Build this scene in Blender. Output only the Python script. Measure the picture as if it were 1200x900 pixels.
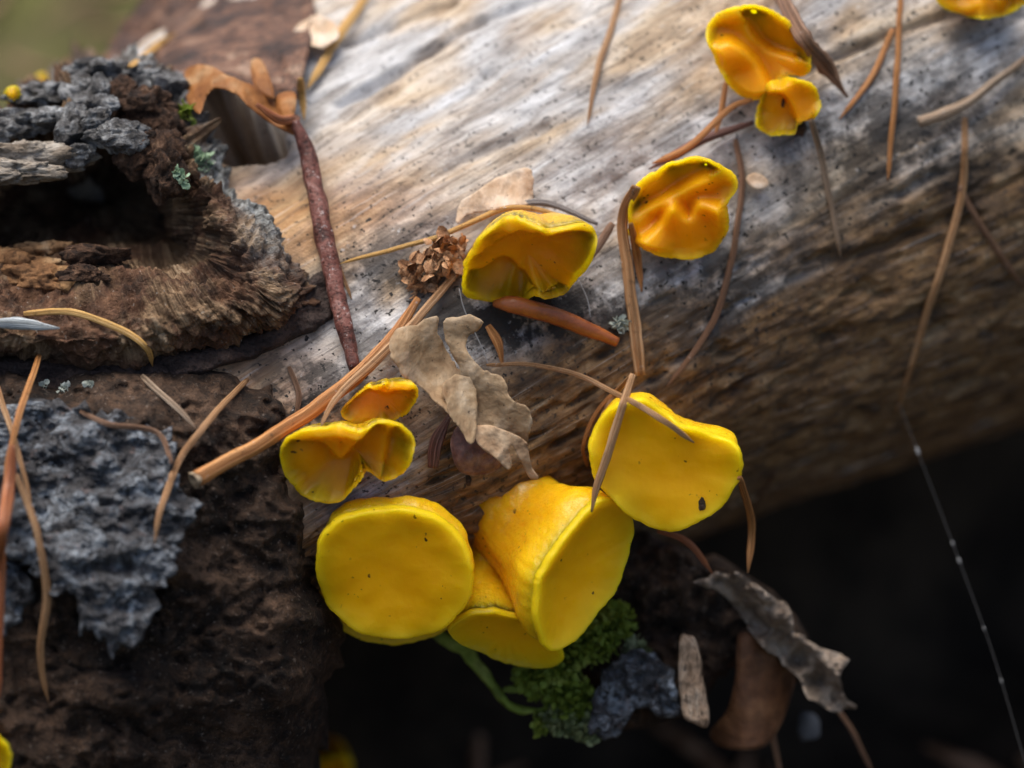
import bpy, math, random
import numpy as np
from mathutils import Vector, Matrix

# ------------------------------------------------------------------ scene
for o in list(bpy.data.objects):
    bpy.data.objects.remove(o)
SC = bpy.context.scene
COL = SC.collection
random.seed(4)
RNG = np.random.default_rng(4)

# camera: macro view, 0.30 m from the fungi, pitched down
TH = math.radians(30.0)
D = 300.0            # mm to the focus plane
S = 0.065            # mm per photo pixel on the focus plane
cam = bpy.data.cameras.new('camera')
cam_o = bpy.data.objects.new('camera', cam)
COL.objects.link(cam_o)
cam.sensor_width = 36
cam.lens = 36 * D / (1200 * S)
cam.clip_start = 0.01
cam.clip_end = 500
cam_o.location = (0, -D * math.cos(TH) / 1000, D * math.sin(TH) / 1000)
cam_o.rotation_euler = (math.pi / 2 - TH, 0, 0)
cam.dof.use_dof = True
cam.dof.focus_distance = D / 1000
cam.dof.aperture_fstop = 16.0
cam.dof.aperture_blades = 0
SC.camera = cam_o

# sky and sun: soft overcast light from above and behind the log
SUN_EL, SUN_AZ = 74.0, -40.0
world = bpy.data.worlds.new('World')
SC.world = world
world.use_nodes = True
wn = world.node_tree
sky = wn.nodes.new('ShaderNodeTexSky')
sky.sky_type = 'NISHITA'
sky.sun_disc = False
sky.sun_elevation = math.radians(SUN_EL)
sky.sun_rotation = math.radians(SUN_AZ)
sky.dust_density = 5.0
sky.ozone_density = 1.0
bg = wn.nodes['Background']
bg.inputs['Strength'].default_value = 0.07
wn.links.new(sky.outputs[0], bg.inputs['Color'])
sun = bpy.data.lights.new('sun', 'SUN')
sun.energy = 1.5
sun.angle = math.radians(60)
sun.color = (1.0, 0.94, 0.84)
sun_o = bpy.data.objects.new('sun', sun)
COL.objects.link(sun_o)
el, az = math.radians(SUN_EL), math.radians(SUN_AZ)
sd = Vector((math.sin(az) * math.cos(el), math.cos(az) * math.cos(el), math.sin(el)))
sun_o.rotation_euler = sd.to_track_quat('Z', 'Y').to_euler()
sun_o.location = sd * 2

SC.render.engine = 'CYCLES'
SC.view_settings.view_transform = 'Standard'
SC.view_settings.look = 'None'
SC.view_settings.exposure = 1.42
SC.view_settings.gamma = 1.0
SC.view_settings.use_curve_mapping = False

# ------------------------------------------------------------------ maths
CT, ST = math.cos(TH), math.sin(TH)
def uvw(u, v, w):
    u, v, w = np.broadcast_arrays(np.asarray(u, float), np.asarray(v, float), np.asarray(w, float))
    return np.stack([u, v * ST - w * CT, v * CT + w * ST], -1)
def px(x, y, w=0.0):
    """photo pixel + depth (mm towards the camera from the focus plane) -> world mm"""
    x = np.asarray(x, float); y = np.asarray(y, float); w = np.asarray(w, float)
    k = (D - w) / D
    return uvw((x - 600) * S * k, (450 - y) * S * k, w)
def topx(P):
    u = P[..., 0]; v = P[..., 1] * ST + P[..., 2] * CT; w = -P[..., 1] * CT + P[..., 2] * ST
    k = D / (D - w) / S
    return 600 + u * k, 450 - v * k, w
_perm = np.random.default_rng(11).permutation(512)
_perm = np.concatenate([_perm, _perm, _perm])
_g = np.random.default_rng(12).normal(size=(512, 3)); _g /= np.linalg.norm(_g, axis=1)[:, None]
def noise(P):
    P = np.asarray(P, float)
    I = np.floor(P).astype(np.int64); f = P - I; I &= 511
    t = f * f * f * (f * (f * 6 - 15) + 10)
    r = 0
    for dx in (0, 1):
        wx = t[..., 0] if dx else 1 - t[..., 0]
        for dy in (0, 1):
            wy = t[..., 1] if dy else 1 - t[..., 1]
            for dz in (0, 1):
                wz = t[..., 2] if dz else 1 - t[..., 2]
                h = _perm[_perm[_perm[I[..., 0] + dx & 511] + I[..., 1] + dy & 511] + I[..., 2] + dz & 511] & 511
                g = _g[h]
                r = r + wx * wy * wz * (g[..., 0] * (f[..., 0] - dx) + g[..., 1] * (f[..., 1] - dy) + g[..., 2] * (f[..., 2] - dz))
    return r * 1.6
def fbm(P, oct=4, gain=.5):
    P = np.asarray(P, float); a = 1; r = 0
    for i in range(oct):
        r = r + a * noise(P * 2 ** i + i * 17.3); a *= gain
    return r
def ridged(P, oct=3, gain=.5):
    P = np.asarray(P, float); a = 1; r = 0
    for i in range(oct):
        r = r + a * (1 - 2 * np.abs(noise(P * 2 ** i + i * 9.1))); a *= gain
    return r
def sstep(a, b, x):
    t = np.clip((x - a) / (b - a), 0, 1); return t * t * (3 - 2 * t)
def catmull(pts, n, closed=False):
    P = np.asarray(pts, float); m = len(P)
    if closed:
        t = np.linspace(0, m, n, endpoint=False); i = np.floor(t).astype(int); f = (t - i)[:, None]
        p0, p1, p2, p3 = P[(i - 1) % m], P[i % m], P[(i + 1) % m], P[(i + 2) % m]
    else:
        if m == 2: return P[0] + np.linspace(0, 1, n)[:, None] * (P[1] - P[0])
        t = np.linspace(0, m - 1, n); i = np.minimum(np.floor(t).astype(int), m - 2); f = (t - i)[:, None]
        Q = np.vstack([2 * P[0] - P[1], P, 2 * P[-1] - P[-2]])
        p0, p1, p2, p3 = Q[i], Q[i + 1], Q[i + 2], Q[i + 3]
    return .5 * (2 * p1 + (p2 - p0) * f + (2 * p0 - 5 * p1 + 4 * p2 - p3) * f ** 2 + (3 * p1 - p0 - 3 * p2 + p3) * f ** 3)
def inpoly(x, y, poly):
    r = np.zeros(np.shape(x), bool); n = len(poly)
    for i in range(n):
        x0, y0 = poly[i]; x1, y1 = poly[i - 1]
        if y0 == y1: continue
        c = ((y0 > y) != (y1 > y)) & (x < (x1 - x0) * (y - y0) / (y1 - y0) + x0)
        r ^= c
    return r
def polydist(x, y, poly):
    """distance to, and nearest point on, a closed outline"""
    best = np.full(np.shape(x), 1e9); bx = np.zeros(np.shape(x)); by = np.zeros(np.shape(x)); n = len(poly)
    for i in range(n):
        x0, y0 = poly[i - 1]; x1, y1 = poly[i]
        ex, ey = x1 - x0, y1 - y0; L = ex * ex + ey * ey + 1e-9
        t = np.clip(((x - x0) * ex + (y - y0) * ey) / L, 0, 1)
        qx, qy = x0 + t * ex, y0 + t * ey
        d = np.hypot(x - qx, y - qy); m = d < best
        best = np.where(m, d, best); bx = np.where(m, qx, bx); by = np.where(m, qy, by)
    return best, bx, by

# ------------------------------------------------------------------ objects
def tag(o, label=None, cat=None, group=None, kind=None):
    if label: o['label'] = label
    if cat: o['category'] = cat
    if group: o['group'] = group
    if kind: o['kind'] = kind
    return o
def empty(name, loc):
    o = bpy.data.objects.new(name, None); COL.objects.link(o)
    o.location = Vector(np.asarray(loc) / 1000.0); o.empty_display_size = .002
    return o
def mk(name, V, F, mat, parent=None, origin=None, attrs=None, smooth=True):
    """V world mm (n,3); F int array (m,k) or list of such arrays"""
    V = np.asarray(V, float)
    if parent is not None: org = np.array(ORG[parent.name])
    else: org = np.asarray(origin if origin is not None else V.mean(0), float)
    Fs = F if isinstance(F, list) else [F]
    Fs = [np.asarray(f, np.int32) for f in Fs if len(f)]
    me = bpy.data.meshes.new(name)
    me.vertices.add(len(V)); me.vertices.foreach_set('co', ((V - org) / 1000.0).astype(np.float32).ravel())
    loops = np.concatenate([f.ravel() for f in Fs]); tot = np.concatenate([np.full(len(f), f.shape[1], np.int32) for f in Fs])
    me.loops.add(len(loops)); me.loops.foreach_set('vertex_index', loops)
    me.polygons.add(len(tot)); st = np.concatenate([[0], np.cumsum(tot)[:-1]]).astype(np.int32)
    me.polygons.foreach_set('loop_start', st)
    if smooth: me.polygons.foreach_set('use_smooth', np.ones(len(tot), bool))
    for k, a in (attrs or {}).items():
        a = np.asarray(a, np.float32)
        if a.ndim == 1:
            at = me.attributes.new(k, 'FLOAT', 'POINT'); at.data.foreach_set('value', a)
        else:
            at = me.attributes.new(k, 'FLOAT_VECTOR', 'POINT'); at.data.foreach_set('vector', a.ravel())
    me.update(calc_edges=True); me.validate()
    me.materials.append(mat)
    o = bpy.data.objects.new(name, me); COL.objects.link(o)
    if parent is not None: o.parent = parent
    else: o.location = Vector(org / 1000.0)
    ORG[o.name] = org
    return o
ORG = {}
def thing(name, loc, label, cat, group=None):
    o = empty(name, loc); ORG[o.name] = np.asarray(loc, float)
    return tag(o, label, cat, group)
def quads(n, m, wrap=False, off=0):
    """faces of an n x m vertex grid (row-major); wrap joins the last column to the first"""
    c = m if wrap else m - 1
    i, j = np.meshgrid(np.arange(n - 1), np.arange(c), indexing='ij'); j2 = (j + 1) % m
    return np.stack([i * m + j, i * m + j2, (i + 1) * m + j2, (i + 1) * m + j], -1).reshape(-1, 4) + off
def vnormals(V, F):
    N = np.zeros_like(V)
    n = np.cross(V[F[:, 2]] - V[F[:, 0]], V[F[:, 3 if F.shape[1] == 4 else 1]] - V[F[:, 1 if F.shape[1] == 4 else 0]])
    for k in range(F.shape[1]): np.add.at(N, F[:, k], n)
    return N / (np.linalg.norm(N, axis=1)[:, None] + 1e-12)

# ------------------------------------------------------------------ materials
class NT:
    def __init__(s, name):
        s.m = bpy.data.materials.new(name); s.m.use_nodes = True; s.t = s.m.node_tree
        s.b = s.t.nodes['Principled BSDF']; s.out = s.t.nodes['Material Output']
        tc = s.t.nodes.new('ShaderNodeTexCoord'); mp = s.t.nodes.new('ShaderNodeMapping')
        mp.inputs['Scale'].default_value = (1000, 1000, 1000)
        s.t.links.new(tc.outputs['Object'], mp.inputs['Vector']); s.mm = mp.outputs[0]
    def put(s, sock, v):
        if hasattr(v, 'is_output'): s.t.links.new(v, sock)
        else:
            if isinstance(v, tuple) and len(v) == 3 and sock.type == 'RGBA': v = v + (1,)
            sock.default_value = v
    def attr(s, n, vec=False):
        a = s.t.nodes.new('ShaderNodeAttribute'); a.attribute_name = n
        return a.outputs['Vector' if vec else 'Fac']
    def map(s, v, scale):
        m = s.t.nodes.new('ShaderNodeMapping'); s.put(m.inputs['Vector'], v); m.inputs['Scale'].default_value = scale
        return m.outputs[0]
    def noise(s, scale, detail=4, rough=.55, v=None, dist=0):
        n = s.t.nodes.new('ShaderNodeTexNoise'); s.put(n.inputs['Vector'], v or s.mm)
        n.inputs['Scale'].default_value = scale; n.inputs['Detail'].default_value = detail
        n.inputs['Roughness'].default_value = rough; n.inputs['Distortion'].default_value = dist
        return n.outputs['Fac']
    def voro(s, scale, v=None, feature='F1', rnd=1.0):
        n = s.t.nodes.new('ShaderNodeTexVoronoi'); s.put(n.inputs['Vector'], v or s.mm); n.feature = feature
        n.inputs['Scale'].default_value = scale; n.inputs['Randomness'].default_value = rnd
        return n.outputs['Distance']
    def ramp(s, f, stops, const=False):
        r = s.t.nodes.new('ShaderNodeValToRGB'); s.put(r.inputs['Fac'], f); e = r.color_ramp.elements
        while len(e) < len(stops): e.new(.5)
        for k, (p, c) in zip(e, stops):
            k.position = p; k.color = (c, c, c, 1) if isinstance(c, (int, float)) else tuple(c) + (1,)
        return r.outputs['Color']
    def mix(s, f, a, b, mode='MIX'):
        n = s.t.nodes.new('ShaderNodeMix'); n.data_type = 'RGBA'; n.blend_type = mode
        s.put(n.inputs['Factor'], f); s.put(n.inputs['A'] if 0 else n.inputs[6], a); s.put(n.inputs[7], b)
        return n.outputs[2]
    def math(s, op, a, b=0.0, clamp=False):
        n = s.t.nodes.new('ShaderNodeMath'); n.operation = op; n.use_clamp = clamp
        s.put(n.inputs[0], a); s.put(n.inputs[1], b); return n.outputs[0]
    def bump(s, h, dist_mm=.2, strength=1.0, normal=None):
        n = s.t.nodes.new('ShaderNodeBump'); s.put(n.inputs['Height'], h)
        n.inputs['Distance'].default_value = dist_mm / 1000; n.inputs['Strength'].default_value = strength
        if normal is not None: s.put(n.inputs['Normal'], normal)
        return n.outputs[0]
    def set(s, **k):
        names = dict(color='Base Color', rough='Roughness', normal='Normal', spec='Specular IOR Level', sss='Subsurface Weight',
                     sssr='Subsurface Radius', ssss='Subsurface Scale', coat='Coat Weight', coatr='Coat Roughness', trans='Transmission Weight', ior='IOR', aniso='Subsurface Anisotropy', sheen='Sheen Weight')
        for n, v in k.items(): s.put(s.b.inputs[names[n]], v)
        return s.m
    def translucent(s, color, fac):
        t = s.t.nodes.new('ShaderNodeBsdfTranslucent'); s.put(t.inputs['Color'], color)
        x = s.t.nodes.new('ShaderNodeMixShader'); s.put(x.inputs[0], fac)
        s.t.links.new(s.b.outputs[0], x.inputs[1]); s.t.links.new(t.outputs[0], x.inputs[2])
        s.t.links.new(x.outputs[0], s.out.inputs['Surface'])
M = {}
def m_wood():
    n = NT('weathered_wood'); g = n.attr('grain', True)
    brown, mold, tan = n.attr('brown'), n.attr('mold'), n.attr('tan')
    gs = n.map(g, (.13, .75, .75)); gl = n.map(g, (.06, .22, .22))
    streak = n.noise(1.0, 6, .6, gs, .4); broad = n.noise(1.0, 3, .5, gl, .6); fine = n.noise(2.6, 3, .6, n.map(g, (.12, 1, 1)))
    pale = n.ramp(streak, [(.28, (.21, .195, .19)), (.42, (.35, .34, .335)), (.52, (.44, .44, .445)), (.66, (.56, .57, .59))])
    warm = n.ramp(streak, [(.3, (.25, .17, .105)), (.5, (.42, .325, .225)), (.68, (.56, .48, .38))])
    c = n.mix(n.ramp(broad, [(.42, 0), (.6, 1)]), pale, warm)
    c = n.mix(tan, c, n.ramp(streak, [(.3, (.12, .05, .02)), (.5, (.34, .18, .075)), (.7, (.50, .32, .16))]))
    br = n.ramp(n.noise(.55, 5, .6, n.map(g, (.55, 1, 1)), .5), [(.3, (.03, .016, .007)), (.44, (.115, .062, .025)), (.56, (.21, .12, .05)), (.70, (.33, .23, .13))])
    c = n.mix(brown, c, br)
    c = n.mix(n.ramp(fine, [(.32, .4), (.46, 0)]), c, (.08, .06, .045))
    thr = n.noise(1.0, 4, .6, n.map(g, (.10, 3.2, 3.2)), .3)
    c = n.mix(n.ramp(thr, [(.34, .5), (.42, 0), (.58, 0), (.7, .3)]), c, n.ramp(thr, [(.45, (.07, .05, .038)), (.55, (.62, .62, .62))]))
    # mould: black specks and sooty patches
    patch = n.noise(.35, 5, .7)
    soot = n.math('MULTIPLY', n.math('ADD', mold, .12), n.ramp(n.math('ADD', patch, n.math('MULTIPLY', mold, .16)), [(.5, 0), (.64, .93)]))
    c = n.mix(soot, c, (.018, .015, .014))
    sp = n.ramp(n.noise(2.2, 2, .5), [(.63, 0), (.67, 1)])
    c = n.mix(n.math('MULTIPLY', sp, n.math('ADD', n.math('MULTIPLY', mold, .9), .55)), c, (.014, .012, .011))
    wh = n.ramp(n.noise(1.1, 4, .7, n.map(g, (.6, 1, 1))), [(.64, 0), (.72, .55)])
    c = n.mix(n.math('MULTIPLY', wh, n.math('SUBTRACT', 1.0, n.math('MULTIPLY', brown, .6))), c, (.62, .64, .66))
    h = n.math('ADD', n.math('ADD', n.math('MULTIPLY', streak, .5), n.math('MULTIPLY', thr, .6)), n.math('MULTIPLY', n.noise(3.5, 4, .65), .6))
    return n.set(color=c, rough=.72, spec=.35, normal=n.bump(h, .22))
def m_bark(name, cols, rough=.8, scale=.5, bump=.5, spot=None, stretch=(1, 1, 1), spec=.3, big=None):
    n = NT(name); v = n.map(n.mm, stretch)
    f = n.noise(scale, 7, .65, v, .5)
    c = n.ramp(f, [(p, k) for p, k in cols])
    if big: c = n.mix(n.ramp(n.noise(big[0], 4, .6), [(.46, 0), (.62, .8)]), c, n.ramp(f, [(.35, tuple(x * .35 for x in big[1])), (.65, big[1])]))
    f2 = n.noise(scale * 6, 4, .65, v)
    c = n.mix(n.ramp(f2, [(.34, .75), (.5, 0)]), c, tuple(x * .25 for x in cols[0][1]))
    if spot: c = n.mix(n.ramp(n.noise(scale * 3.2, 4, .7), [(spot[1], 0), (spot[1] + .07, spot[2])]), c, spot[0])
    h = n.math('ADD', f, n.math('MULTIPLY', f2, .6))
    return n.set(color=c, rough=rough, spec=spec, normal=n.bump(h, bump))
def m_knot():
    n = NT('fibrous_knot_wood'); g = n.attr('grain', True); top = n.attr('top')
    f = n.noise(1.0, 5, .6, n.map(g, (1, .12, 1)), .3); big = n.noise(.22, 5, .6)
    c = n.ramp(f, [(.3, (.03, .016, .008)), (.45, (.10, .058, .03)), (.56, (.24, .155, .088)), (.7, (.42, .31, .20))])
    c2 = n.ramp(n.noise(.6, 5, .65), [(.35, (.022, .010, .006)), (.52, (.075, .032, .016)), (.7, (.17, .085, .045))])
    c = n.mix(n.ramp(big, [(.43, 0), (.56, .9)]), c, c2)
    gr = n.ramp(n.noise(1.3, 5, .7), [(.4, (.05, .048, .045)), (.55, (.22, .23, .225)), (.68, (.46, .48, .48))])
    c = n.mix(top, c, gr)
    c = n.mix(n.ramp(n.noise(2.4, 4, .7), [(.62, 0), (.72, .5)]), c, (.42, .40, .36))
    h = n.math('ADD', f, n.math('MULTIPLY', n.noise(2.6, 4, .65), .7))
    return n.set(color=c, rough=.8, spec=.3, normal=n.bump(h, .6))
def m_flake():
    n = NT('lichen_grey_bark')
    f = n.noise(.45, 7, .65, None, .8); f2 = n.noise(3.0, 5, .7, None, .6)
    c = n.ramp(f, [(.34, (.016, .015, .016)), (.47, (.052, .054, .06)), (.57, (.155, .175, .20)), (.72, (.37, .42, .47))])
    c = n.mix(n.ramp(f2, [(.36, .9), (.5, 0)]), c, (.035, .033, .036))
    c = n.mix(n.ramp(n.noise(.9, 4, .6), [(.62, 0), (.72, .5)]), c, (.20, .13, .115))
    warp = n.t.nodes.new('ShaderNodeMix'); warp.data_type = 'VECTOR'; n.put(warp.inputs[0], .22)
    nz = n.t.nodes.new('ShaderNodeTexNoise'); n.put(nz.inputs['Vector'], n.mm); nz.inputs['Scale'].default_value = .5; nz.inputs['Detail'].default_value = 3
    sc = n.map(nz.outputs['Color'], (14, 14, 14)); n.put(warp.inputs[4], n.mm); n.put(warp.inputs[5], sc)
    crack = n.ramp(n.voro(.36, warp.outputs[1], 'DISTANCE_TO_EDGE'), [(.0, 1), (.05, 0)])
    c = n.mix(n.math('MULTIPLY', crack, n.ramp(n.noise(.3, 3), [(.4, 0), (.55, .85)])), c, (.022, .02, .021))
    c = n.mix(n.ramp(n.voro(.9), [(.12, .95), (.2, 0)]), c, (.014, .013, .014))
    hh = n.math('SUBTRACT', n.math('ADD', f, n.math('MULTIPLY', f2, .5)), n.math('MULTIPLY', crack, .5))
    return n.set(color=c, rough=.75, spec=.3, normal=n.bump(hh, .4))
def m_jelly(name, base, deep, sss_mm, rough=.33, disc=False):
    n = NT(name); f = n.noise(.12, 3, .5)
    c = n.mix(n.ramp(f, [(.35, 0), (.7, 1)]), base, deep)
    if disc: c = n.mix(n.attr('face'), disc, c)
    s1 = n.noise(2.3, 1, .4); s2 = n.noise(.45, 2, .5)
    dirt = n.math('MULTIPLY', n.ramp(s1, [(.70, 0), (.74, 1)]), n.ramp(s2, [(.52, .0), (.62, 1)]))
    c = n.mix(dirt, c, (.07, .03, .008))
    fine = n.noise(3.2, 3, .5); fo = n.noise(.5, 2, .5)
    h = n.math('ADD', n.math('MULTIPLY', fine, .12 if disc else .45), fo)
    return n.set(color=c, rough=n.ramp(n.noise(1.2, 3, .6), [(.3, rough - .1), (.7, rough + .12)]), spec=.16 if disc else .4, sss=1.0, sssr=(1.0, 1.0, .12), ssss=sss_mm / 1000,
                 normal=n.bump(h, .16 if disc else .22), coat=.0 if disc else .15, coatr=.1)
def m_needle(name, a, b, c3, rough=.5, spec=.4):
    n = NT(name); g = n.attr('grain', True)
    f = n.noise(1.0, 5, .6, n.map(g, (.12, 3.0, 1)), .2)
    c = n.ramp(f, [(.36, a), (.5, b), (.64, c3)])
    c = n.mix(n.ramp(n.noise(1.5, 4, .65), [(.6, 0), (.72, .65)]), c, tuple(x * .22 for x in a))
    c = n.mix(n.ramp(n.noise(2.1, 3, .6, n.map(n.mm, (1, 1, 1.3))), [(.67, 0), (.75, .55)]), c, (.5, .48, .46))
    return n.set(color=c, rough=rough, spec=spec, normal=n.bump(f, .18))
def m_leaf(name, a, b, c3, tr=.3, scale=.4):
    n = NT(name); f = n.noise(scale, 6, .6, None, .4); v = n.noise(scale * 2.5, 4, .6, n.map(n.mm, (1, .3, 1)))
    c = n.ramp(f, [(.32, a), (.5, b), (.68, c3)])
    c = n.mix(n.ramp(v, [(.4, .4), (.55, 0)]), c, tuple(x * .5 for x in a))
    c = n.mix(n.ramp(n.noise(2.3, 3, .7), [(.64, 0), (.72, .8)]), c, (.05, .035, .025))
    n.set(color=c, rough=.6, spec=.35, normal=n.bump(n.math('ADD', f, v), .22)); n.translucent(c, tr)
    return n.m
def m_ground():
    n = NT('forest_floor'); dark = n.attr('shaded_humus')
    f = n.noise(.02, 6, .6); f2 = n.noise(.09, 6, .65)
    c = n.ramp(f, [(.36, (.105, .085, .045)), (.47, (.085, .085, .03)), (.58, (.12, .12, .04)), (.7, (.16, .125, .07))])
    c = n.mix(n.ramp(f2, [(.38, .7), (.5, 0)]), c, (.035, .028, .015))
    c = n.mix(dark, c, n.ramp(f2, [(.4, (.014, .010, .007)), (.65, (.045, .032, .021))]))  # near-black soil colour, deepened to stand for the shade under the log
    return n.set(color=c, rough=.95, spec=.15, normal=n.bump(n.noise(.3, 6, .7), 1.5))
M['wood'] = m_wood()
M['knot'] = m_knot()
M['flake'] = m_flake()
M['ground'] = m_ground()
M['bark_dark'] = m_bark('dark_rotten_bark', [(.32, (.006, .004, .003)), (.46, (.018, .010, .006)), (.58, (.042, .022, .012)), (.74, (.12, .07, .04))], scale=.8, bump=.7, spot=((.24, .19, .155), .60, .65), big=(.13, (.17, .10, .062)))
M['bark_shelf'] = m_bark('purple_brown_bark', [(.3, (.012, .008, .007)), (.5, (.036, .022, .019)), (.7, (.10, .065, .05))], rough=.6, spot=((.17, .17, .16), .66, .5))
M['lump'] = m_bark('grey_bark_crust', [(.36, (.016, .013, .012)), (.47, (.07, .068, .068)), (.56, (.20, .205, .21)), (.7, (.48, .50, .51))], scale=.7, bump=.6, rough=.5, spec=.5, spot=((.5, .52, .54), .66, .6))
M['lump_brown'] = m_bark('brown_bark_crust', [(.32, (.012, .006, .004)), (.46, (.045, .022, .012)), (.58, (.11, .055, .03)), (.72, (.26, .16, .10))], scale=1.0, bump=.7)
M['lump_tan'] = m_bark('tan_grey_wood_slab', [(.3, (.05, .036, .024)), (.46, (.18, .145, .11)), (.6, (.34, .31, .27)), (.75, (.52, .51, .48))], scale=.4, stretch=(.5, 1, 1.4))
M['inner'] = m_bark('orange_tan_heartwood', [(.3, (.07, .03, .012)), (.46, (.24, .12, .05)), (.6, (.42, .25, .12)), (.75, (.58, .42, .26))], scale=.35, bump=.3)
M['bark_peel'] = m_bark('brown_peeling_bark', [(.34, (.018, .009, .007)), (.46, (.06, .028, .018)), (.56, (.15, .072, .042)), (.68, (.30, .20, .14))], rough=.55, scale=.4, stretch=(.6, 1, 1), bump=.4, spec=.3)
M['crust_lip'] = m_bark('grey_fringed_bark', [(.3, (.03, .028, .028)), (.5, (.14, .14, .145)), (.7, (.36, .37, .38))], scale=.7)
M['chip'] = m_bark('pale_wood_chip', [(.3, (.12, .07, .04)), (.5, (.38, .26, .17)), (.7, (.58, .47, .36))], scale=.4, stretch=(1.5, 1, .3))
M['jelly'] = m_jelly('yellow_jelly', (.90, .49, .009), (.89, .47, .007), 3.4, .26)
M['jelly_disc'] = m_jelly('golden_jelly', (.885, .435, .004), (.86, .40, .002), 3.2, .34, (.895, .475, .008))
M['jelly_old'] = m_jelly('orange_jelly', (.85, .37, .005), (.80, .31, .003), 3.4, .26)
M['jelly_old_disc'] = m_jelly('amber_jelly', (.83, .34, .004), (.76, .27, .003), 3.2, .28, (.87, .40, .008))
M['n_tan'] = m_needle('tan_needle', (.19, .088, .033), (.35, .18, .075), (.52, .34, .19))
M['n_orange'] = m_needle('orange_needle', (.24, .085, .022), (.40, .165, .045), (.52, .27, .10))
M['n_rust'] = m_needle('rust_needle', (.16, .04, .012), (.27, .075, .018), (.36, .13, .04), .38, .5)
M['n_grey'] = m_needle('grey_tan_needle', (.14, .09, .055), (.27, .185, .12), (.44, .35, .26))
M['n_brown'] = m_needle('brown_needle', (.085, .04, .02), (.17, .085, .045), (.28, .165, .10))
M['n_red'] = m_needle('red_brown_twig', (.06, .022, .016), (.12, .045, .032), (.21, .12, .105), .5, .4)
n_ = NT('glossy_rust'); M['n_gloss'] = n_.set(color=n_.ramp(n_.noise(.5, 5, .6), [(.35, (.20, .05, .012)), (.6, (.34, .10, .022))]), rough=.35, spec=.5, normal=n_.bump(n_.noise(2.5, 3), .06))
M['red_bark'] = m_bark('red_brown_twig_bark', [(.32, (.035, .012, .010)), (.48, (.11, .035, .026)), (.6, (.18, .07, .055)), (.74, (.34, .22, .20))], scale=.5, rough=.5, bump=.25, spot=((.42, .36, .35), .60, .7))
M['n_gold'] = m_needle('golden_needle', (.42, .22, .055), (.55, .31, .085), (.62, .41, .16))
M['n_white'] = m_needle('bleached_splinter', (.20, .22, .235), (.36, .40, .42), (.56, .60, .61), .8)
M['n_ash'] = m_needle('ash_grey_twig', (.07, .06, .055), (.22, .20, .19), (.42, .38, .36), .7)
M['leaf'] = m_leaf('dry_leaf', (.32, .195, .10), (.50, .36, .215), (.66, .54, .39), .45)
M['leaf_tip'] = m_leaf('dry_leaf_tip', (.36, .20, .10), (.52, .35, .21), (.60, .47, .32))
M['leaf_purple'] = m_leaf('purple_scale', (.10, .045, .045), (.20, .105, .09), (.34, .22, .17), .15)
M['leaf_orange'] = m_leaf('orange_bark_curl', (.28, .10, .028), (.46, .20, .06), (.58, .36, .18), .45, .3)
M['paper'] = m_leaf('pale_papery_scrap', (.55, .36, .21), (.70, .54, .39), (.78, .70, .60), .3)
M['withered'] = m_leaf('withered_grey_leaf', (.12, .085, .06), (.26, .20, .15), (.42, .35, .28), .15)
M['scale'] = m_leaf('amber_bud_scale', (.075, .03, .012), (.14, .06, .025), (.22, .11, .05), .3, .3)
M['seed'] = m_bark('brown_seed_husk', [(.3, (.18, .08, .035)), (.5, (.44, .23, .11)), (.7, (.62, .42, .25))], scale=.8, rough=.6, bump=.2)
M['moss'] = m_leaf('green_moss', (.14, .19, .02), (.24, .33, .045), (.38, .43, .10), .45, .5)
M['moss_pale'] = m_leaf('pale_green_moss', (.16, .20, .08), (.26, .31, .14), (.38, .41, .24), .35, .5)
M['lichen'] = m_leaf('mint_lichen', (.20, .30, .20), (.32, .46, .31), (.45, .57, .42), .25, .8)
M['crumb'] = m_leaf('pale_lichen_crumb', (.30, .34, .30), (.42, .47, .42), (.52, .56, .51), .2, .8)
n_ = NT('spider_silk'); M['silk'] = n_.set(color=(.06, .057, .054), rough=.4, spec=.5)
n_ = NT('silk_bead'); M['bead'] = n_.set(color=(.26, .26, .26), rough=.4, spec=.5)
n_ = NT('blue_grey_pebble'); M['pebble'] = n_.set(color=(.06, .065, .075), rough=.8)
n_ = NT('cut_twig_end'); M['cut'] = n_.set(color=n_.ramp(n_.noise(2.5, 3), [(.35, (.10, .06, .03)), (.65, (.42, .33, .22))]), rough=.8)

# ------------------------------------------------------------------ the log
PSI, ANG = math.radians(13), math.radians(32)
A_ = np.array([math.cos(ANG) * math.cos(PSI), math.sin(ANG) * math.cos(PSI), -math.sin(PSI)])
B_ = np.array([-math.sin(ANG), math.cos(ANG), 0.0])
C_ = np.array([math.cos(ANG) * math.sin(PSI), math.sin(ANG) * math.sin(PSI), math.cos(PSI)])
w_peak = -4.0
O_ = np.array([(580 - 600) * S, (450 - 280) * S, w_peak])
P0, RU, RL = -10.0, 42.0, 21.0
NOTCH = 1.0
def log_uvw(s, al, lift=0.0):
    """s along the log (mm), al angle round it (0 faces the camera, + up); lift outwards"""
    up = al >= 0
    low = RL * (1 + .36 * sstep(5, 65, s) - .10 * np.exp(-((s + 2) / 22) ** 2) - NOTCH * .5 * np.exp(-((s + 25) / 13) ** 2))
    p = P0 + np.where(up, RU + lift, low + lift) * np.sin(al)
    qf = np.where(up, (RU + lift) * np.cos(al) - RU, (30 + lift) * np.cos(al) - 30)
    qb = np.where(up, (RU + lift) * np.cos(al) - RU, (54 + lift) * np.cos(al) - 30)
    q = np.where(np.abs(al) < math.pi / 2, qf, qb)
    bend = .0006 * s * s
    return O_ + s[..., None] * A_ + (p - bend)[..., None] * B_ + q[..., None] * C_
def uvw_px(U):
    k = D / (D - U[..., 2]) / S
    return 600 + U[..., 0] * k, 450 - U[..., 1] * k
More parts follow.
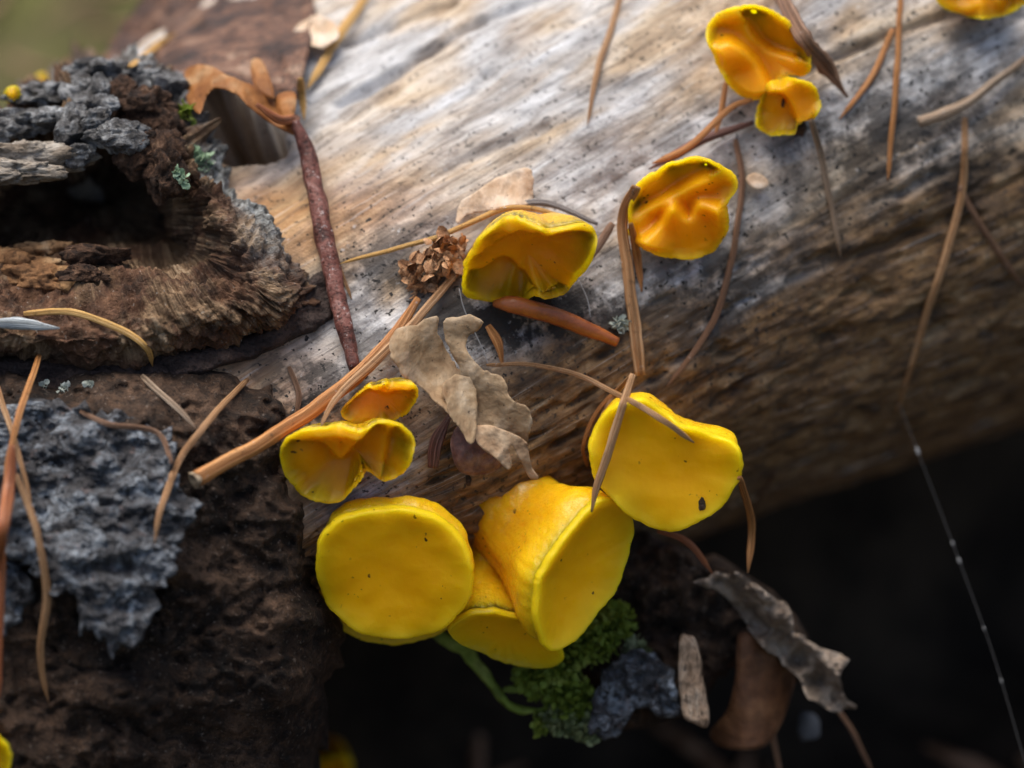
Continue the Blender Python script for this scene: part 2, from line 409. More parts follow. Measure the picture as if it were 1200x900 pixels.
KC = [(300, 330), (280, 285), (250, 240), (225, 210), (205, 180), (190, 150), (165, 125), (130, 110), (80, 125), (20, 160), (-40, 190), (-80, 270), (-50, 340), (10, 380), (110, 385), (190, 365), (250, 350), (285, 340)]
def build_log():
    fs = np.arange(-52, 72, .21)
    s = np.concatenate([np.linspace(-190, -53, 60), fs, np.linspace(73, 260, 80)])
    ups = np.arange(0, 1.75, .21 / RU); lows = -np.arange(.21 / 26, 1.9, .21 / 26)
    al = np.concatenate([np.linspace(math.pi, 1.76, 26), ups[::-1], lows, np.linspace(-1.95, -math.pi + .02, 16)])
    s2, a2 = np.meshgrid(s, al, indexing='ij')
    circ = a2 * 34
    U0 = log_uvw(s2, a2); x, y = uvw_px(U0)
    G = np.stack([s2, circ, 0 * s2], -1)
    big = fbm(G * (.035, .06, 1), 3) * 1.0
    flute = fbm(G * (.03, .15, 1) + 5, 3) * .42
    fib = fbm(G * (.10, .75, 1) + 9, 3) * .13
    rough = fbm(G * (.55, .75, 1) + 21, 3) * .15
    lowz = sstep(520, 760, (x - 160) * .53 + y * .848)
    pit = -np.maximum(0, fbm(G * (.22, .35, 1) + 31, 3) - .25) * 2.0 * (.25 + .75 * lowz)
    lift = big + (flute + fib) * (1 - .75 * lowz) + rough * (1 + .2 * lowz) + pit
    # drying cracks that run along the grain (pixel polylines on the upper face)
    for pts, wd, dp in (([(395, 118), (450, 88), (510, 48), (560, 22), (640, -12)], 5, 1.8), ([(400, 48), (470, 18), (530, -8)], 4, 1.2),
                        ([(915, 92), (1000, 62), (1090, 28), (1200, -8)], 5, 1.2), ([(500, 215), (560, 180), (640, 148)], 6, .6),
                        ([(930, 330), (1010, 300), (1100, 262), (1200, 205)], 6, 1.0), ([(660, 30), (760, -20)], 4, 1.0)):
        c = catmull(pts, 24); d, _, _ = polydist(x, y, np.vstack([c, c[::-1]]))
        d = d + 4 * noise(G * (.3, .6, 1) + 3)
        lift -= dp * np.exp(-(d / wd) ** 2) * (.55 + .45 * noise(G * (.09, .3, 1)))
    hole = inpoly(x, y, KC) & (np.abs(a2) < 1.7)
    hd = np.zeros_like(x); dd, _, _ = polydist(x, y, KC)
    hd[hole] = sstep(0, 60, dd[hole]) * 24
    lift -= hd
    cav = [(232, 118), (250, 100), (276, 106), (305, 130), (340, 160), (335, 182), (292, 190), (244, 190)]
    ci = inpoly(x, y, cav) & (np.abs(a2) < 1.7); cd, _, _ = polydist(x, y, cav); cd = cd + 7 * fbm(G * (.5, .5, 1) + 71, 3)
    cdep = np.where(ci, sstep(0, 14, cd), 0.0); lift -= (22 + 5 * fbm(G * (.3, .3, 1) + 60, 3)) * cdep
    # hollow under the bark plate and the cups
    lift -= 5 * np.exp(-(((x - 470) / 130) ** 2 + ((y - 800) / 90) ** 2))
    U = log_uvw(s2, a2, lift)
    perp = (x - 160) * .53 + y * .848
    nz = fbm(G * (.05, .12, 1) + 40, 4)
    brown = np.maximum(sstep(600, 740, perp + 110 * nz + .06 * (x - 800) + 120 * np.exp(-((x - 650) / 140) ** 2)), sstep(560, 480, x) * sstep(560, 640, y))  # lower-left fill adds painted shade to the brown below the cups
    tan = np.exp(-(((x - 300) / 90) ** 2 + ((y - 245) / 75) ** 2)) * 1.0 + .55 * np.exp(-(((x - 440) / 110) ** 2 + ((y - 260) / 60) ** 2)) + .8 * sstep(430, 320, x) * sstep(330, 420, y)
    tan = np.clip(tan * (.8 + .7 * nz), 0, 1); brown = np.maximum(brown, cdep)  # carved hollow under the bark curl browned as painted shade
    mold = .25 * sstep(250, 500, perp) + .9 * np.exp(-(((x - 620) / 130) ** 2 + ((y - 375) / 60) ** 2)) + .6 * np.exp(-(((x - 1060) / 170) ** 2 + ((y - 165) / 90) ** 2)) + .55 * np.exp(-(((x - 440) / 60) ** 2 + ((y - 300) / 60) ** 2)) + .5 * np.exp(-(((x - 850) / 100) ** 2 + ((y - 330) / 110) ** 2)) + .7 * np.exp(-(((x - 360) / 70) ** 2 + ((y - 480) / 90) ** 2))
    V = uvw(U[..., 0], U[..., 1], U[..., 2]).reshape(-1, 3)
    n, m = s2.shape
    F = quads(n, m, True)
    caps = [np.arange(m)[None, :], (np.arange(m) + (n - 1) * m)[::-1][None, :]]
    root = thing('fallen_log', V.reshape(n, m, 3)[:60].reshape(-1, 3).mean(0) * (1, 1, 1), 'bleached barkless log with a hollow bark-crusted knot and a brown rotten underside', 'log')
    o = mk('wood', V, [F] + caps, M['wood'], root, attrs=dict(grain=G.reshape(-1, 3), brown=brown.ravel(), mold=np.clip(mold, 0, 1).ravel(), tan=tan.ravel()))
    return root
LOG = build_log()

# smooth depth map of the log surface in photo pixels
def log_depth():
    s = np.linspace(-120, 150, 300); al = np.linspace(-1.4, 1.45, 160)
    s2, a2 = np.meshgrid(s, al, indexing='ij'); U = log_uvw(s2, a2); x, y = uvw_px(U)
    gx = np.arange(-120, 1340, 20); gy = np.arange(-120, 1040, 20)
    W = np.full((len(gy), len(gx)), -1e9)
    for i, xx in enumerate(gx):
        for j, yy in enumerate(gy):
            d = (x - xx) ** 2 + (y - yy) ** 2; k = d.argmin()
            W[j, i] = U[..., 2].flat[k]
    return gx, gy, W
NOTCH = 0.0
_gx, _gy, _W = log_depth()
def SW(x, y):
    x = np.clip((np.asarray(x, float) + 120) / 20, 0, len(_gx) - 1.001); y = np.clip((np.asarray(y, float) + 120) / 20, 0, len(_gy) - 1.001)
    i = x.astype(int); j = y.astype(int); f = x - i; g = y - j
    return (_W[j, i] * (1 - f) + _W[j, i + 1] * f) * (1 - g) + (_W[j + 1, i] * (1 - f) + _W[j + 1, i + 1] * f) * g

# ------------------------------------------------------------------ generic builders
def plate(name, outline, wf, thick, mat, res=3.0, disp=None, parent=None, jag=0.0, n_out=None, edge=4.0, drop=.6, smooth_outline=True, attrs=None, back_disp=.35):
    """a closed sheet with real thickness: outline in pixels, depth wf(x, y) in mm, relief disp(x, y)"""
    o = np.asarray(outline, float)
    if smooth_outline: o = catmull(o, n_out or len(o) * 5, True)
    else:
        o = np.vstack([a + (b - a) * np.linspace(0, 1, 6, endpoint=False)[:, None] for a, b in zip(o, np.roll(o, -1, 0))])
    if jag:
        nn = np.stack([o[:, 0] * .06, o[:, 1] * .06, np.full(len(o), 3.3)], -1)
        c = o.mean(0); dr = o - c; dr /= np.linalg.norm(dr, axis=1)[:, None] + 1e-9
        o = o + dr * (fbm(nn, 4, .65) * jag)[:, None]
    x0, y0 = o.min(0) - res; x1, y1 = o.max(0) + res
    xs = np.arange(x0, x1 + res, res); ys = np.arange(y0, y1 + res, res)
    X, Y = np.meshgrid(xs, ys); cx, cy = (X[:-1, :-1] + X[1:, 1:]) / 2, (Y[:-1, :-1] + Y[1:, 1:]) / 2
    keep = inpoly(cx, cy, o)
    nv = X.size; W_ = X.shape[1]
    j, i = np.nonzero(keep)
    F = np.stack([j * W_ + i, (j + 1) * W_ + i, (j + 1) * W_ + i + 1, j * W_ + i + 1], -1)
    used = np.unique(F); remap = np.full(nv, -1); remap[used] = np.arange(len(used)); F = remap[F]
    x = X.ravel()[used].copy(); y = Y.ravel()[used].copy()
    E = np.concatenate([F[:, [k, (k + 1) % 4]] for k in range(4)]); key = {}
    Es = set(map(tuple, E)); bd = np.array([e for e in Es if (e[1], e[0]) not in Es])
    d, bx, by = polydist(x, y, o)
    bv = np.unique(bd); x[bv] = bx[bv]; y[bv] = by[bv]; d[bv] = 0
    w = wf(x, y)
    r = disp(x, y) if disp else 0 * x
    fall = np.sqrt(np.clip(1 - (1 - np.clip(d / edge, 0, 1)) ** 2, 0, 1))
    front = px(x, y, w + r - drop * (1 - fall)); back = px(x, y, w + r * back_disp - thick - 0 * x)
    n = len(x); V = np.vstack([front, back])
    sides = np.stack([bd[:, 1], bd[:, 0], bd[:, 0] + n, bd[:, 1] + n], -1)
    Fa = np.vstack([F, F[:, ::-1] + n, sides])
    at = {k: np.concatenate([f(x, y)] * 2) for k, f in (attrs or {}).items()}
    return mk(name, V, Fa, mat, parent, origin=None if parent is not None else V[:n].mean(0), attrs=at)

def loft(rings, close_start=True, close_end=True):
    """rings (k, m, 3) -> vertices and faces of a capped tube"""
    R = np.asarray(rings); k, m = R.shape[:2]; V = R.reshape(-1, 3); F = [quads(k, m, True)]
    ex = []
    if close_start:
        ex.append(R[0].mean(0)); c = len(V); i = np.arange(m); F.append(np.stack([np.full(m, c), (i + 1) % m, i], -1))
    if close_end:
        ex.append(R[-1].mean(0)); c = len(V) + len(ex) - 1; i = np.arange(m) + (k - 1) * m
        F.append(np.stack([np.full(m, c), i, np.roll(i, -1)], -1))
    if ex: V = np.vstack([V, np.array(ex)])
    return V, F

def tube(P, rad, m=10, flat=1.0, groove=0.0, rough=0.0, taper=(.6, .3), seed=0):
    """swept tube along points P (mm); returns V, F and a grain coordinate"""
    P = np.asarray(P, float); k = len(P)
    L = np.concatenate([[0], np.cumsum(np.linalg.norm(np.diff(P, axis=0), axis=1))])
    T = np.gradient(P, axis=0); T /= np.linalg.norm(T, axis=1)[:, None] + 1e-12
    view = np.array([0, -CT, ST])
    N = view - T * (T @ view)[:, None]; N /= np.linalg.norm(N, axis=1)[:, None] + 1e-9
    Bn = np.cross(T, N)
    rad = np.interp(np.linspace(0, 1, k), np.linspace(0, 1, len(rad)), rad) if np.ndim(rad) else np.full(k, rad)
    e = np.minimum(1, np.minimum(taper[0] + L / (rad.mean() * 2.2) * (1 - taper[0]), taper[1] + (L[-1] - L) / (rad.mean() * 5) * (1 - taper[1])))
    th = np.linspace(0, 2 * math.pi, m, endpoint=False)
    pr = 1 - groove * np.exp(-((np.angle(np.exp(1j * (th - .35)))) / .33) ** 2)
    R = []
    for i in range(k):
        rr = rad[i] * e[i] * pr * (1 + rough * noise(np.stack([np.cos(th) * 1.3 + seed, np.sin(th) * 1.3, np.full(m, L[i] * .8)], -1)))
        R.append(P[i] + N[i] * (rr * np.cos(th) * flat)[:, None] + Bn[i] * (rr * np.sin(th))[:, None])
    V, F = loft(R)
    g = np.stack([np.repeat(L, m), np.tile(th * 1.0, k), np.full(k * m, seed)], -1); g = np.vstack([g, g[:1], g[-1:]])
    return V, F, g

def rock(c, r, mat, name, parent, seed=0, sub=18, amp=.35, freq=.25, rot=0.0, sharp=.5):
    """an irregular chunk: c world mm, r (rx, ry, rz) in camera axes"""
    th = np.linspace(0, 2 * math.pi, sub * 2, endpoint=False); ph = np.linspace(.08, math.pi - .08, sub)
    p2, t2 = np.meshgrid(ph, th, indexing='ij')
    U = np.stack([np.sin(p2) * np.cos(t2), np.cos(p2), np.sin(p2) * np.sin(t2)], -1)
    q = U * np.array(r)
    rg = np.random.default_rng(seed * 13)
    d = np.ones(U.shape[:2])
    for k in range(9):                             # broken facets
        nn = rg.normal(size=3); nn /= np.linalg.norm(nn); cut_ = rg.uniform(.55, .9)
        h = (U * d[..., None]) @ nn; d = np.where(h > cut_, d * cut_ / np.maximum(h, cut_), d)
    lay = rg.normal(size=3); lay /= np.linalg.norm(lay)
    wq = q + .5 * noise(q * .8 + seed)[..., None]
    d = d * (1 + amp * .45 * fbm(wq * freq + seed * 7.7, 5, .6) + sharp * .34 * (ridged(wq * ((.22, 1.0, 1.0) if r[0] >= r[1] else (1.0, .22, 1.0)) + seed * 3.1, 4, .6) - .9)) * 1.12
    q = U * d[..., None] * np.array(r)
    cr, sr = math.cos(rot), math.sin(rot)
    q = np.stack([q[..., 0] * cr - q[..., 1] * sr, q[..., 0] * sr + q[..., 1] * cr, q[..., 2]], -1)
    R = uvw(q[..., 0], q[..., 1], q[..., 2]) + c
    V, F = loft(R)
    return mk(name, V, F, mat, parent, origin=np.asarray(c))

# ------------------------------------------------------------------ knot and bark on the log
KO = [(372, 345), (348, 285), (302, 232), (258, 192), (236, 160), (222, 122), (192, 88), (130, 72), (66, 92), (6, 138), (-60, 170), (-120, 280), (-90, 390), (0, 432), (120, 440), (232, 424), (312, 398), (360, 376)]
KI = [(228, 296), (220, 268), (212, 245), (196, 220), (184, 195), (165, 180), (150, 170), (120, 165), (80, 175), (30, 195), (0, 215), (-40, 270), (-10, 300), (40, 312), (100, 308), (150, 306), (190, 308), (218, 306)]
def build_knot():
    N = 420
    rp = [catmull(r, N, True) for r in (KO, KC, KI)]
    ctr = np.array([105., 235.])
    wb = SW(rp[0][:, 0], rp[0][:, 1]) - 2.5
    wc = np.maximum(-9 + (rp[1][:, 1] - 110) / 270 * 11.5, wb + 3.5)
    wi = -9 + (rp[2][:, 1] - 110) / 270 * 11.5 - 4.5
    mid = rp[0] * .55 + rp[1] * .45; wm = wb * .25 + wc * .75 + .4
    deep = ctr + (rp[2] - ctr) * .72
    ctrl = [np.column_stack([rp[0], wb]), np.column_stack([mid, wm]), np.column_stack([rp[1], wc]), np.column_stack([rp[2], wi]), np.column_stack([deep, wi - 9]), np.column_stack([ctr + (rp[2] - ctr) * .01, wi - 15])]
    K = 190; t = np.linspace(0, 5, K)
    C = np.stack(ctrl)                       # 6, N, 3
    R = catmull(C.reshape(6, -1), K).reshape(K, N, 3)
    ang = np.linspace(0, 2 * math.pi, N, endpoint=False)
    x, y, w = R[..., 0], R[..., 1], R[..., 2]
    V = px(x, y, w).reshape(-1, 3); F = quads(K, N, True)
    nrm = vnormals(V, F).reshape(K, N, 3)
    view = np.array([0, -CT, ST])
    if (nrm[30:60] @ view).mean() < 0: nrm = -nrm; F = F[:, ::-1]
    T, Aa = np.meshgrid(t, ang, indexing='ij')
    # fibres fan out from the hole over the lower right lip
    fan = np.stack([np.cos(Aa + T * .22) * 9, np.sin(Aa + T * .22) * 9, T * .55], -1)
    lip = sstep(.05, .5, T) * sstep(3.1, 2.2, T)
    fibre = ridged(fan + 3 + .25 * noise(np.stack([x * .03, y * .03, T], -1))[..., None], 3, .6) * .5 * lip * (.25 + .75 * sstep(60, 200, x)) * (.4 + .9 * np.clip(.5 + fbm(np.stack([x * .02, y * .02, 0 * x], -1), 3), 0, 1))
    Pm = np.stack([x * S, y * S, w], -1)
    lump = fbm(Pm * .22 + 7, 4) * 1.7 + fbm(Pm * .9 + 3, 4, .6) * .8
    crag = np.maximum(0, fbm(Pm * .35 + 55, 4)) * -2.2
    up = sstep(260, 150, y)
    d = fibre * (1 - .7 * up) + lump * (.6 + .8 * up) * sstep(0, .25, T) + crag * (.4 + up)
    Vd = px(x, y, w) + nrm * d[..., None]
    top = np.exp(-(((x - 322) / 34) ** 2 + ((y - 262) / 48) ** 2)) * .8 + np.clip(sstep(.15, .5, T) * sstep(1.35, .75, T) * sstep(370, 300, x * .55 + y * .6 + 0) * 1.0 * sstep(-.1, .25, fbm(Pm * .25 + 90, 3) + .28), 0, 1) * sstep(330, 240, y)
    g = np.stack([Aa * 26, T * 8, 0 * T], -1)
    o = mk('knot', Vd.reshape(-1, 3), [F], M['knot'], LOG, attrs=dict(grain=g.reshape(-1, 3), top=top.ravel()))
    return o
KNOT = build_knot(); ORG[KNOT.name] = ORG[LOG.name]
def knot_w(x, y): return -9 + (y - 110) / 270 * 11.5
for i, (x, y, dw, rx, ry, rz, rot, mt) in enumerate([
        (62, 112, 0, 34, 14, 30, .5, 'lump'), (118, 88, 0, 30, 15, 30, .15, 'lump'), (160, 90, -1, 26, 16, 30, -.3, 'lump'), (196, 106, -1, 20, 24, 28, -.7, 'lump'), (213, 128, -2, 13, 20, 24, -.2, 'lump'),
        (98, 112, 2, 15, 24, 18, .2, 'lump'), (122, 112, 2, 12, 26, 18, -.1, 'lump'), (148, 118, 2, 14, 22, 18, -.4, 'lump_brown'), (176, 128, 3, 24, 19, 22, -.6, 'lump_brown'), (190, 148, 2, 16, 22, 20, -.2, 'lump_brown'),
        (84, 148, 4, 17, 24, 16, .35, 'lump'), (113, 140, 5, 15, 14, 16, -.3, 'lump'), (122, 124, 4, 12, 9, 12, 0, 'lump'), (136, 160, 5, 24, 15, 18, .45, 'lump'), (95, 178, 4, 12, 12, 12, .1, 'lump'),
        (36, 142, 2, 24, 11, 22, .35, 'lump'), (62, 138, 3, 18, 11, 16, -.2, 'lump'), (14, 150, 2, 20, 12, 20, .2, 'lump'), (32, 182, 3, 46, 13, 22, .22, 'lump_tan'), (10, 202, 4, 40, 12, 20, .30, 'lump_tan'),
        (-30, 175, 0, 34, 20, 30, .3, 'lump'), (176, 178, 4, 24, 24, 20, -.5, 'lump_brown'), (192, 196, 4, 17, 28, 18, .3, 'lump_brown'),
        (120, 300, 0, 30, 11, 18, -.2, 'lump_brown'), (60, 296, -4, 36, 13, 18, .1, 'inner'), (14, 312, -3, 42, 20, 20, .4, 'inner'), (50, 328, -2, 34, 14, 18, -.2, 'inner'), (102, 322, 1, 22, 9, 14, .1, 'lump_brown')]):
    rock(px(x, y, knot_w(x, y) + dw - 2), (rx * S * 1.4, ry * S * 1.15, rz * S * 1.1), M[mt], 'bark_lump', KNOT, seed=i + 1, sub=40, amp=.75, freq=.5)

def rough_disp(f, a, seed, oct=4, ridge=0.0):
    def g(x, y):
        P = np.stack([x * S * f, y * S * f, np.full(np.shape(x), seed * 3.7)], -1)
        r = fbm(P, oct, .55) * a
        if ridge: r = r + ridge * (ridged(P * 1.4, 3) - .8)
        return r
    return g
def terrace(f, a, seed, n=3.0):
    def g(x, y):
        P = np.stack([x * S * f, y * S * f * 1.5, np.full(np.shape(x), seed * 3.7)], -1)
        t = fbm(P, 4, .5) * n; k = np.floor(t)
        return a * (k + sstep(.75, 1.0, t - k))
    return g
# thick rotten bark block under the knot
def lowbark_w(x, y): return SW(x, y) + 3.0 - 3.5 * sstep(300, 420, x) + 1.2 * sstep(600, 480, y)
plate('bark_block', [(-90, 455), (60, 452), (240, 430), (318, 448), (342, 500), (350, 560), (362, 630), (382, 690), (392, 770), (384, 850), (330, 960), (-90, 960)], lowbark_w, 6.0, M['bark_dark'], 3.0,
      lambda x, y: rough_disp(.2, .9, 2, 7, .4)(x, y) + terrace(.13, .7, 33, 3.0)(x, y) - .6 * np.exp(-(np.abs(rough_disp(.09, 1.0, 77, 4)(x, y)) / .05) ** 2) * (rough_disp(.12, 1.0, 78, 2)(x, y) > 0), LOG, jag=24, edge=48, drop=4.5)
plate('bark_shelf', [(-90, 430), (0, 418), (150, 412), (250, 404), (330, 372), (368, 322), (392, 318), (396, 345), (384, 380), (350, 396), (296, 420), (200, 446), (150, 466), (60, 462), (-90, 470)], lambda x, y: np.maximum(SW(x, y) + 1.4, -3.0 + 2.6 * sstep(330, 440, y)) - 1.2 * sstep(330, 400, x), 4.0, M['bark_shelf'], 2.6,
      rough_disp(.25, .7, 5, 5, .25), LOG, jag=6, edge=10, drop=1.0)
# dangling grey flakes
FL = [(-70, 478), (0, 474), (60, 470), (110, 482), (150, 486), (190, 505), (205, 530), (212, 562), (227, 585), (224, 612), (210, 640), (212, 660), (184, 690), (187, 715), (160, 755), (136, 765), (128, 778), (126, 762), (112, 745), (98, 742), (92, 722), (80, 702), (62, 690), (40, 672), (20, 655), (0, 650), (-70, 640)]
def flake_disp(x, y):
    P = np.stack([x * S, y * S, 0 * x], -1)
    r = np.hypot((x - 122) * 1.0, (y - 590) * 1.15) + 10 * noise(P * .45 + 4)
    sw = np.exp(-(r / 62) ** 2)
    return .14 * np.sin(r * .24 + 4.0 * noise(P * .25 + 77)) * sw - 1.3 * np.exp(-(((x - 122) / 16) ** 2 + ((y - 570) / 8) ** 2)) + 1.2 * sw + fbm(P * .15 + 8, 2, .5) * .8 + terrace(.28, .32, 21, 4.0)(x, y) + .08 * (ridged(P * (.28, .5, 1) + 2, 3, .5) - .9) + .16 * fbm(P * 1.6, 4, .6)
plate('bark_flake', FL, lambda x, y: lowbark_w(x, y) + 3.4 - 1.6 * sstep(620, 480, y) + .6 * sstep(100, 220, x), .8, M['flake'], 1.8, flake_disp, LOG, jag=14, edge=4, drop=.3, back_disp=1.0)
plate('bark_flake', [(-70, 640), (0, 652), (30, 668), (44, 690), (30, 715), (12, 738), (0, 748), (-70, 740)], lambda x, y: lowbark_w(x, y) + 1.5, 1.6, M['flake'], 2.4, rough_disp(.4, 1.0, 9, 5, .4), LOG, jag=7, edge=7, drop=.8)
# peeling brown bark on the upper left
plate('bark_peel', [(96, 96), (130, 50), (175, -10), (260, -80), (350, -80), (372, -10), (362, 60), (340, 118), (306, 112), (262, 92), (220, 96), (190, 128), (150, 130)], lambda x, y: SW(x, y) + 2.5 + 4.5 * sstep(20, 120, y) * sstep(380, 200, x) * .6, 1.2, M['bark_peel'], 3.0,
      lambda x, y: 1.4 * np.sin((x * .9 + y * .45) * .035) + rough_disp(.12, 1.5, 14, 4, .4)(x, y), LOG, jag=8, edge=6, drop=.5)
plate('bark_curl', [(214, 96), (222, 80), (240, 76), (268, 88), (300, 104), (330, 126), (352, 142), (348, 158), (330, 152), (310, 140), (290, 124), (268, 106), (252, 104), (242, 116), (234, 134), (222, 122)], lambda x, y: SW(x, y) + 7.5 - 3 * sstep(250, 350, x) + 2.2 * np.sin((x - 210) * .03), .5, M['leaf_orange'], 2.2, rough_disp(.3, .6, 17, 3), LOG, jag=3, edge=4, drop=.2)
plate('bark_splinter', [(294, 72), (306, 70), (318, 96), (321, 116), (305, 110), (296, 96)], lambda x, y: SW(x, y) + 6, .4, M['leaf_orange'], 2, rough_disp(.3, .4, 20), LOG)
plate('bark_splinter', [(324, 112), (345, 108), (346, 130), (338, 146), (326, 132)], lambda x, y: SW(x, y) + 5, .4, M['leaf_orange'], 2, rough_disp(.3, .4, 21), LOG)

# ------------------------------------------------------------------ ground
def build_ground():
    ax = lambda n, a, b: np.sign(np.linspace(-1, 1, n)) * (a * np.abs(np.linspace(-1, 1, n)) + (b - a) * np.abs(np.linspace(-1, 1, n)) ** 9)
    xs = ax(261, 700, 120000); ys = ax(261, 700, 120000) + 0
    X, Y = np.meshgrid(xs, ys, indexing='ij')
    cen = O_ + P0 * B_ - 42 * C_; cw = uvw(*cen); aw = uvw(*A_)
    s = (X - cw[0]) / aw[0]; ya = cw[1] + s * aw[1]; za = cw[2] + s * aw[2]
    dy = Y - ya
    P = np.stack([X, Y, 0 * X], -1)
    front = -66 + 5 * fbm(P * .02, 4)
    za_c = np.clip(za, -66, 55)
    bank = za_c + 2 + 6 * fbm(P * .03 + 5, 4)  # bank added behind the log to block light from the hollow below
    far = -20 + 14 * fbm(P * .006 + 9, 4) - .02 * np.clip(Y, 0, 3000) * 0
    r = np.hypot(X, Y)
    bank = bank * sstep(420, 90, dy) * sstep(420, 160, np.abs(X)) + far * (1 - sstep(420, 90, dy) * sstep(420, 160, np.abs(X)))
    Z = front + (bank - front) * sstep(-4, 20, dy)
    Z = np.where(r > 2500, far + 30 * fbm(P * .0004, 3) * sstep(2500, 9000, r), Z)
    shaded_humus = sstep(45, 5, dy) * sstep(-260, -120, dy) + 0 * X  # strip along the log where shade is painted into the soil colour
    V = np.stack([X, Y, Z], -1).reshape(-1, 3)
    o = mk('ground', V, quads(261, 261), M['ground'], origin=(0, 0, 0), attrs=dict(shaded_humus=np.clip(shaded_humus, 0, 1).ravel()))
    tag(o, 'dark soil under the log with shade put into its colour and blurred mossy forest floor behind', 'ground', kind='structure')
    return s
build_ground()

# ------------------------------------------------------------------ placing things on what is there
CAMP = Vector((0, -D * CT / 1000, D * ST / 1000))
def refresh():
    global DG
    bpy.context.view_layer.update(); DG = bpy.context.evaluated_depsgraph_get()
def hit(x, y):
    """depth (mm) of the first surface under a photo pixel, and its name"""
    tgt = px(x, y, 0.0) / 1000
    d = (Vector(tgt) - CAMP).normalized()
    ok, loc, n, i, ob, mx = SC.ray_cast(DG, CAMP, d)
    if not ok: return -60.0
    P = np.array(loc) * 1000
    return float(-P[1] * CT + P[2] * ST)
def on(x, y, h=0.0, r=6):
    """depth resting on the surface round a pixel"""
    w = [hit(x + a, y + b) for a, b in ((0, 0), (r, 0), (-r, 0), (0, r), (0, -r))]
    return float(np.median(w)) + h

